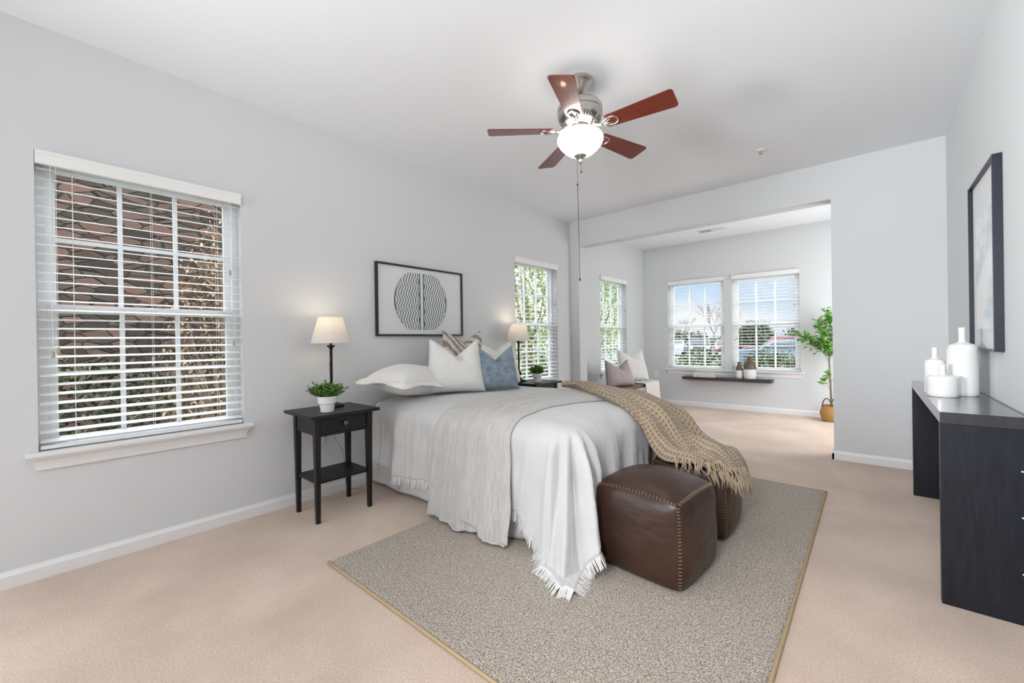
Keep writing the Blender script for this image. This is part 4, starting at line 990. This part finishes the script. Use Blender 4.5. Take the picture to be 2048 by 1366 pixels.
book((1.055, D2-0.105, SHZ+0.031), R(1.5), 0.29, 0.15, 0.022, 'upper pale book on top of the lower white book')
def two_tone(loc, prof_, zsplit, label):
    t = thing('vase', loc, label, 'vase', 'brown and white two-tone vases on the shelf')
    lo_ = [p for p in prof_ if p[1] <= zsplit]; hi = [p for p in prof_ if p[1] >= zsplit]
    MB().lathe(lo_, 40, cap=False).build('vase_body', M['vase_white'], t, smooth=True)
    MB().lathe(hi, 40, cap=False).build('vase_neck', M['vase_brown'], t, smooth=True)
big = [(0.072, 0), (0.080, 0.008), (0.086, 0.05), (0.087, 0.10), (0.087, 0.145), (0.086, 0.17), (0.082, 0.195), (0.070, 0.235), (0.050, 0.265), (0.036, 0.280), (0.033, 0.300), (0.036, 0.330), (0.033, 0.330), (0.030, 0.29)]
two_tone((1.71, D2-0.105, SHZ+0.0005), big, 0.145, 'wider brown-topped white vase at the right end of the floating shelf')
sm = [(0.042, 0), (0.048, 0.006), (0.051, 0.05), (0.050, 0.10), (0.049, 0.125), (0.046, 0.15), (0.036, 0.185), (0.025, 0.205), (0.023, 0.225), (0.026, 0.252), (0.023, 0.252), (0.02, 0.21)]
two_tone((1.565, D2-0.105, SHZ+0.0005), sm, 0.125, 'slimmer brown-topped white vase left of the wider one')

BX, BY0, BY1, BZ = 0.36, 5.10, 6.42, 0.47
t = thing('bench', (BX, 5.76, 0), 'rustic brown wood bench on thin black hairpin legs below the alcove side window', 'bench')
def benchtop(u, v): pass
mb = MB(); n = 24; out = [(-0.22+0.006*nz(k*0.7, 1), -0.66+1.32*k/n) for k in range(n+1)]+[(0.22+0.008*nz(k*0.7, 5), 0.66-1.32*k/n) for k in range(n+1)]
mb.prism(out, BZ-0.045, BZ, lambda a, b_, d: (a, b_, d)); mb.build('bench_seat', M['bench'], t, bevel=0.003)
for sx in (-1, 1):
    for sy in (-1, 1):
        lg = MB(); x, y = sx*0.17, sy*0.56
        lg.tube([(x-0.035, y, BZ-0.046), (x+sx*0.03-0.006, y+sy*0.03, 0.008), (x+sx*0.03+0.006, y+sy*0.03, 0.008), (x+0.035, y, BZ-0.046)], 0.006, 8)
        lg.tube([(x, y-sy*0.05, BZ-0.046), (x+sx*0.03, y+sy*0.03, 0.010)], 0.006, 8)
        lg.build('hairpin_leg', M['black_metal'], t, smooth=True)
GS = 'cushions on the alcove bench'
cushion('cushion', (0.44, 5.42, BZ+0.002), 68, 16, 0.46, 0.38, 0.17, M['mauve'], 'dusty mauve velvet cushion with dark piping on the bench', group=GS, piping=M['piping'], chop=0.12, crease=0.03, seed=6)
cushion('cushion', (0.36, 6.02, BZ+0.022), 62, 14, 0.52, 0.50, 0.18, M['cushion_white'], 'large white cushion on the bench behind the mauve one', group=GS, chop=0.12, crease=0.02, seed=8)
def knit():
    t = thing('knit_throw', (0.45, 6.1, 0), 'cream cable knit throw hanging over the front edge of the bench', 'blanket')
    xf = BX+0.222
    def fn(u, v):
        y = 5.86+0.50*u+0.02*sin(v*7); d = v*0.72; tp = 0.36
        cab = 0.008*abs(sin(u*pi*6))+0.005*sin(v*46+(3 if int(u*6) % 2 else 0))*abs(sin(u*pi*6))+0.014*sin(u*14+v*2)*ss(0.4, 0.8, v)
        if d < tp: x, z = xf-tp+d, BZ+0.010+cab
        else:
            e = d-tp; th = min(e/0.025, pi/2); rest = max(0, e-0.04)
            x = xf+0.012+0.025*sin(th)*0.6+cab+0.05*rest; z = BZ+0.010-0.025*(1-cos(th))-rest-0.02*sin(u*5)*ss(0.6, 1, v)
        return Vector((x-0.45, y-6.1, z))
    MB().grid(70, 90, fn).build('knit_cloth', M['knit'], t, smooth=True, solid=0.008)
    fr = MB()
    for k in range(40):
        p = fn((k+.5)/40, 1.0); fr.tube([p, p+Vector((0.004, random.uniform(-.01, .01), -0.035)), p+Vector((0.002, random.uniform(-.015, .015), -0.065))], 0.0025, 4)
    fr.build('fringe', M['knit'], t)
knit()

def tree():
    t = thing('potted_tree', (2.70, 6.95, 0), 'leafy artificial tree in a woven basket at the alcove right side', 'plant')
    bs = MB().lathe([(0.075, 0.0), (0.095, 0.004), (0.118, 0.05), (0.128, 0.105), (0.1285, 0.115), (0.118, 0.150), (0.110, 0.185), (0.108, 0.212), (0.104, 0.212), (0.102, 0.18)], 48, cap=False).build('basket', M['basket'], t, smooth=True, solid=0.004, autosmooth=50)
    MB().lathe([(0.1295, 0.107), (0.1305, 0.111), (0.1295, 0.115)], 48, cap=False).build('basket_band', M['basket_dark'], bs, smooth=True)
    MB().lathe([(0.001, 0), (0.10, 0)], 30, (0, 0, 0.18)).build('soil', M['soil'], t)
    for s_ in (-1, 1):
        h_ = MB(); h_.tube([(s_*0.095+0.0*cos(a), 0.055*cos(a)*1.0-0.0, 0.205+0.105*sin(a)) for a in [pi*k/16 for k in range(17)]], 0.007, 8)
        o = h_.build('basket_handle', M['basket_dark'], t, smooth=True); o.rotation_euler = (0, 0, R(62))
    tr = MB(); base = Vector((0.0, 0.0, 0.15)); top = Vector((0.03, 0.0, 1.30))
    tr.tube([base, Vector((-0.008, 0, 0.5)), Vector((-0.018, 0, 0.8)), Vector((-0.012, 0, 1.05)), top], [0.013, 0.012, 0.011, 0.008, 0.005], 10)
    lf = MB()
    def leafs(path, n, L0=0.075, spread=0.06):
        for k in range(n):
            f = 0.25+0.75*random.random(); p = catmull(path, f); d = rdir(-0.4)
            p = p+d*random.uniform(0.0, spread); leaf(lf, p, (d+Vector((0, 0, 0.1))).normalized(), L0*random.uniform(.8, 1.25), L0*0.66)
    def branch(path, n, r=0.004, **kw):
        tr.tube([catmull(path, k/12) for k in range(13)], [r*(1-0.6*k/12) for k in range(13)], 6); leafs(path, n, **kw)
    V = Vector
    # left-reaching limb
    branch([V((-0.018, 0, 0.78)), V((-0.07, -0.02, 0.90)), V((-0.16, -0.02, 1.00)), V((-0.26, 0.0, 1.10)), V((-0.36, 0.0, 1.14))], 80)
    branch([V((-0.10, -0.02, 0.93)), V((-0.17, 0.0, 0.98)), V((-0.22, -0.01, 1.02))], 14, 0.003)
    branch([V((-0.018, 0, 0.84)), V((-0.06, 0.0, 1.05)), V((-0.10, 0, 1.22)), V((-0.13, 0, 1.32))], 95)
    branch([V((-0.015, 0, 0.92)), V((0.02, 0.02, 1.1)), V((0.0, 0.03, 1.3)), V((-0.02, 0.02, 1.38))], 110)
    branch([V((0.02, 0, 1.2)), V((-0.05, 0, 1.38)), V((-0.06, 0, 1.52))], 12, 0.003, spread=0.03)
    branch([V((0.0, 0, 0.95)), V((0.10, 0, 1.1)), V((0.20, 0, 1.2))], 70)
    branch([V((-0.01, 0, 0.85)), V((0.10, 0.03, 0.95)), V((0.22, 0, 1.0))], 50)
    branch([V((-0.015, 0, 0.9)), V((-0.05, -0.03, 0.98)), V((-0.08, -0.05, 1.05))], 75)
    branch([V((-0.012, 0, 0.42)), V((-0.07, 0, 0.52)), V((-0.10, 0, 0.47))], 9, 0.0025, spread=0.02)
    branch([V((-0.012, 0, 0.50)), V((-0.04, 0, 0.60)), V((-0.05, 0, 0.64))], 8, 0.0025, spread=0.03)
    tr.build('trunk', M['bark'], t, smooth=True); lf.build('leaves', M['leaf_ficus'], t)
tree()

# ------------------------------------------------------------------ outdoors
GZ = -0.35
PZ = -0.45
tag(MB().box(-40, -0.3, -20, 20, GZ-0.2, GZ).box(-0.3, 40, 7.6, 20, GZ-0.2, GZ).build('ground', M['grass']), kind='structure')
tag(MB().box(-60, 60, 20, 75, PZ-0.2, PZ).build('parking_lot', M['asphalt']), kind='structure')
def leaf_cloud(mb, c, rad, n, L, flat=1.0):
    pts = rng.normal(size=(n, 3)); pts /= np.linalg.norm(pts, axis=1)[:, None]; rr = rng.uniform(0.35, 1.0, n)**0.5
    for p, r_ in zip(pts, rr):
        k = 1+0.25*nz(p[0]*2.2+c[0], p[1]*2.2, p[2]*2.2+c[1])
        q = Vector((c[0]+p[0]*rad[0]*r_*k, c[1]+p[1]*rad[1]*r_*k, c[2]+p[2]*rad[2]*r_*k)); d = Vector(rng.normal(size=3)); leaf(mb, q, d, L*random.uniform(.7, 1.3), L*0.5)
def shrub(loc, rad, n, L, m_, label, cat='shrub', group=None, trunk=False, name='shrub'):
    t = thing(name, (loc[0], loc[1], GZ), label, cat, group)
    lf = MB(); leaf_cloud(lf, (0, 0, loc[2]-GZ), rad, n, L); lf.build('foliage', m_, t)
    st = MB(); zz = loc[2]-GZ
    if trunk: st.tube([(0, 0, -0.02), (0.05, 0, zz*0.5), (0, 0, zz)], [0.16, 0.12, 0.05], 8)
    for k in range(10):
        d = rdir(0.1); st.tube([(0, 0, zz*0.45 if trunk else 0.0), (d.x*rad[0]*.45, d.y*rad[1]*.45, zz*0.8), (d.x*rad[0]*.85, d.y*rad[1]*.85, zz+d.z*rad[2]*.7)], [0.03, 0.02, 0.008], 5)
    st.build('branches', M['bark'], t)
shrub((-2.0, 1.30, 0.95), (0.45, 0.50, 1.45), 4200, 0.05, M['shrub_dry'], 'russet dry-leaved shrub outside the near window, at its right', name='dry_shrub')
shrub((-3.3, 0.0, 0.30), (0.8, 1.5, 0.75), 5200, 0.07, M['shrub_dark'], 'dark green shrub filling the lower near window', name='dark_shrub')
shrub((-3.6, 3.2, 2.0), (0.8, 1.1, 1.6), 4200, 0.09, M['shrub_dark'], 'tall dark evergreen outside behind the russet shrub', name='evergreen_tree', cat='tree', trunk=True)
shrub((-4.3, 9.2, 2.4), (1.6, 1.9, 2.2), 6500, 0.13, M['tree_yellow'], 'sunlit yellow green tree seen through the far bedroom window', 'tree', 'pale trees along the left side', True, 'leafy_tree')
shrub((-5.4, 14.6, 2.4), (1.8, 2.1, 2.3), 6500, 0.14, M['tree_yellow'], 'sunlit yellow green tree seen through the alcove side window', 'tree', 'pale trees along the left side', True, 'leafy_tree')
shrub((-2.6, 8.0, 0.1), (0.8, 1.2, 0.6), 3000, 0.09, M['hedge'], 'green bush low outside the side windows', name='green_bush')
# stone-faced wing of the building next door
t = thing('neighbour_building', (-5.0, 1.2, GZ), 'reddish stone faced building outside the near window', 'building')
MB().box(-0.6, 0.0, -6.0, 4.2, 0, 4.05).build('stone_wall', M['brick'], t)
MB().box(0.001, 0.05, -3.2, -1.9, 1.5, 2.9).build('building_window', M['carglass'], t)
# hedge row outside the alcove
for i, (x, y, r_, lb) in enumerate(((0.25, 9.7, 0.75, 'leftmost green hedge bush outside the left alcove window'), (-1.2, 9.9, 0.8, 'hedge bush low outside, left of the others and mostly behind the sill'), (1.55, 9.6, 0.75, 'green hedge bush outside behind the two-tone vases'), (2.7, 9.7, 0.7, 'green hedge bush outside the right alcove window, by its right edge'))):
    shrub((x, y, 0.28), (r_, 0.55, 0.62), 4200, 0.07, M['hedge'], lb, group='hedge bushes outside the alcove', name='hedge_bush')
# bare trees
def bare_tree(x, y, h, label):
    mb = MB(); rnd = random.Random(int(x*100))
    def grow(p, d, L, r, lv):
        q = p+d*L; mb.tube([p, p.lerp(q, .5)+Vector((rnd.uniform(-.05, .05), 0, 0))*L, q], [r, r*.85, r*.65], 5)
        if lv == 0: return
        for k in range(3 if lv > 1 else 4):
            dd = (d+Vector((rnd.uniform(-.7, .7), rnd.uniform(-.7, .7), rnd.uniform(-.05, .5)))).normalized(); grow(q if k else p.lerp(q, .7), dd, L*rnd.uniform(.55, .75), r*.6, lv-1)
    grow(Vector((0, 0, -0.1)), Vector((0, 0, 1)), h*0.36, h*0.012, 5)
    o = mb.build('bare_tree', M['bark'], loc=(x, y, GZ)); tag(o, label, 'tree', 'bare trees beyond the parking lot')
bare_tree(-9.2, 46, 5.6, 'bare winter tree beyond the parked cars, right of centre in the left alcove window')
bare_tree(-7.9, 47, 5.2, 'bare winter tree near the right edge of the left alcove window')
bare_tree(-12.6, 47, 4.2, 'bare winter tree at the left edge of the left alcove window')
for x, y, r_, hh, lb in ((-16, 56, 4.5, 1.5, 'distant treeline clump at the left of the left alcove window'), (-10.2, 60.5, 3.2, 1.3, 'distant treeline clump behind the bare trees'), (-7.0, 54, 2.2, 2.2, 'taller distant tree clump seen at the left of the right alcove window'), (-1.5, 52, 2.6, 1.9, 'distant treeline clump seen at the right of the right alcove window')):
    shrub((x, y, hh*0.4), (r_, 1.5, hh), 2500, 0.36, M['tree_dark'], lb, 'tree', 'distant treeline', name='distant_trees')
def car(loc, rz, paint, label, suv=False):
    t = thing('car', loc, label, 'car', 'cars parked in the lot', rz); hw = 0.88; hr = 1.62 if suv else 1.42
    side = [(-2.2, 0.35), (-2.25, 0.75), (-2.1, 0.95), (-1.2, 1.02), (-0.55, hr-0.02), (0.2, hr), (1.2, hr-0.06), (1.75 if suv else 1.5, 1.05), (2.2, 0.98), (2.25, 0.5), (2.15, 0.33)]
    def P_(a, b_, d):
        k = 1-0.22*ss(1.0, 1.6, b_); return (a, d*k, b_)
    mb = MB(); n = len(side); ds = (-hw, -hw*0.96, hw*0.96, hw); vs_ = []
    for j, d in enumerate(ds):
        s_ = 0.985 if j in (0, 3) else 1.0
        for a, b_ in side: vs_.append(P_(a*s_, 0.35+(b_-0.35)*s_, d))
    fs = [tuple(range(n)), tuple(range(3*n, 4*n))]+[(j*n+i, j*n+(i+1) % n, (j+1)*n+(i+1) % n, (j+1)*n+i) for j in range(3) for i in range(n)]
    mb.add(vs_, fs); mb.build('body', paint, t, bevel=0.03)
    g = MB()
    for s_ in (-1, 1):
        for poly in ([(-1.05, 1.04), (-0.5, hr-0.10), (0.15, hr-0.08), (0.15, 1.04)], [(0.23, 1.04), (0.23, hr-0.08), (1.1, hr-0.13), (1.45, 1.06)]):
            g.add([Vector(P_(a, b_, s_*(hw+0.006))) for a, b_ in poly], [(0, 1, 2, 3)])
    for pa, pb in (((-1.16, 1.06), (-0.60, hr-0.06)), ((1.70 if suv else 1.47, 1.08), (1.24, hr-0.10))):
        o_ = -0.02 if pa[0] < 0 else 0.02
        g.add([Vector(P_(pa[0]+o_, pa[1], -0.74)), Vector(P_(pa[0]+o_, pa[1], 0.74)), Vector(P_(pb[0]+o_, pb[1], 0.74)), Vector(P_(pb[0]+o_, pb[1], -0.74))], [(0, 1, 2, 3)])
    g.build('windows', M['carglass'], t)
    for x in (-1.4, 1.4):
        for s_ in (-1, 1):
            mt = Matrix.Translation((x, s_*(hw-0.10), 0.33)) @ Matrix.Rotation(R(90), 4, 'X')
            wh = MB().lathe([(0.20, -0.11), (0.32, -0.10), (0.33, 0), (0.32, 0.10), (0.20, 0.11)], 24, mtx=mt).build('wheel', M['tyre'], t, smooth=True, autosmooth=40)
            MB().lathe([(0.19, -0.112), (0.19, 0.112)], 16, mtx=mt).build('hubcap', M['nickel'], wh)
    for s_ in (-1, 1): MB().box(-2.27, -2.2, s_*0.68-0.16, s_*0.68+0.16, 0.66, 0.80).build('headlight', M['light_lens'], t)
cars = [((-11.0, 40.0), 104, carpaint('car_paint_white', (0.62, 0.63, 0.65)), 'white car at the left among the cars outside the left alcove window', False),
        ((-8.8, 40.3), 104, carpaint('car_paint_dark', (0.05, 0.06, 0.08)), 'dark car parked between two others outside the left alcove window', True),
        ((-6.6, 40.1), 104, carpaint('car_paint_maroon', (0.20, 0.05, 0.06)), 'maroon car at the right edge of the left alcove window', False),
        ((0.0, 23.5), 14, carpaint('car_paint_blue', (0.14, 0.19, 0.28)), 'blue grey car outside the right alcove window, nearest of the cars', False),
        ((-0.9, 29.5), 12, carpaint('car_paint_red', (0.28, 0.03, 0.06)), 'dark red car outside the right alcove window, behind the blue one', True)]
for (x, y), rz, pm, lb, suv in cars: car((x, y, PZ), R(rz), pm, lb, suv)
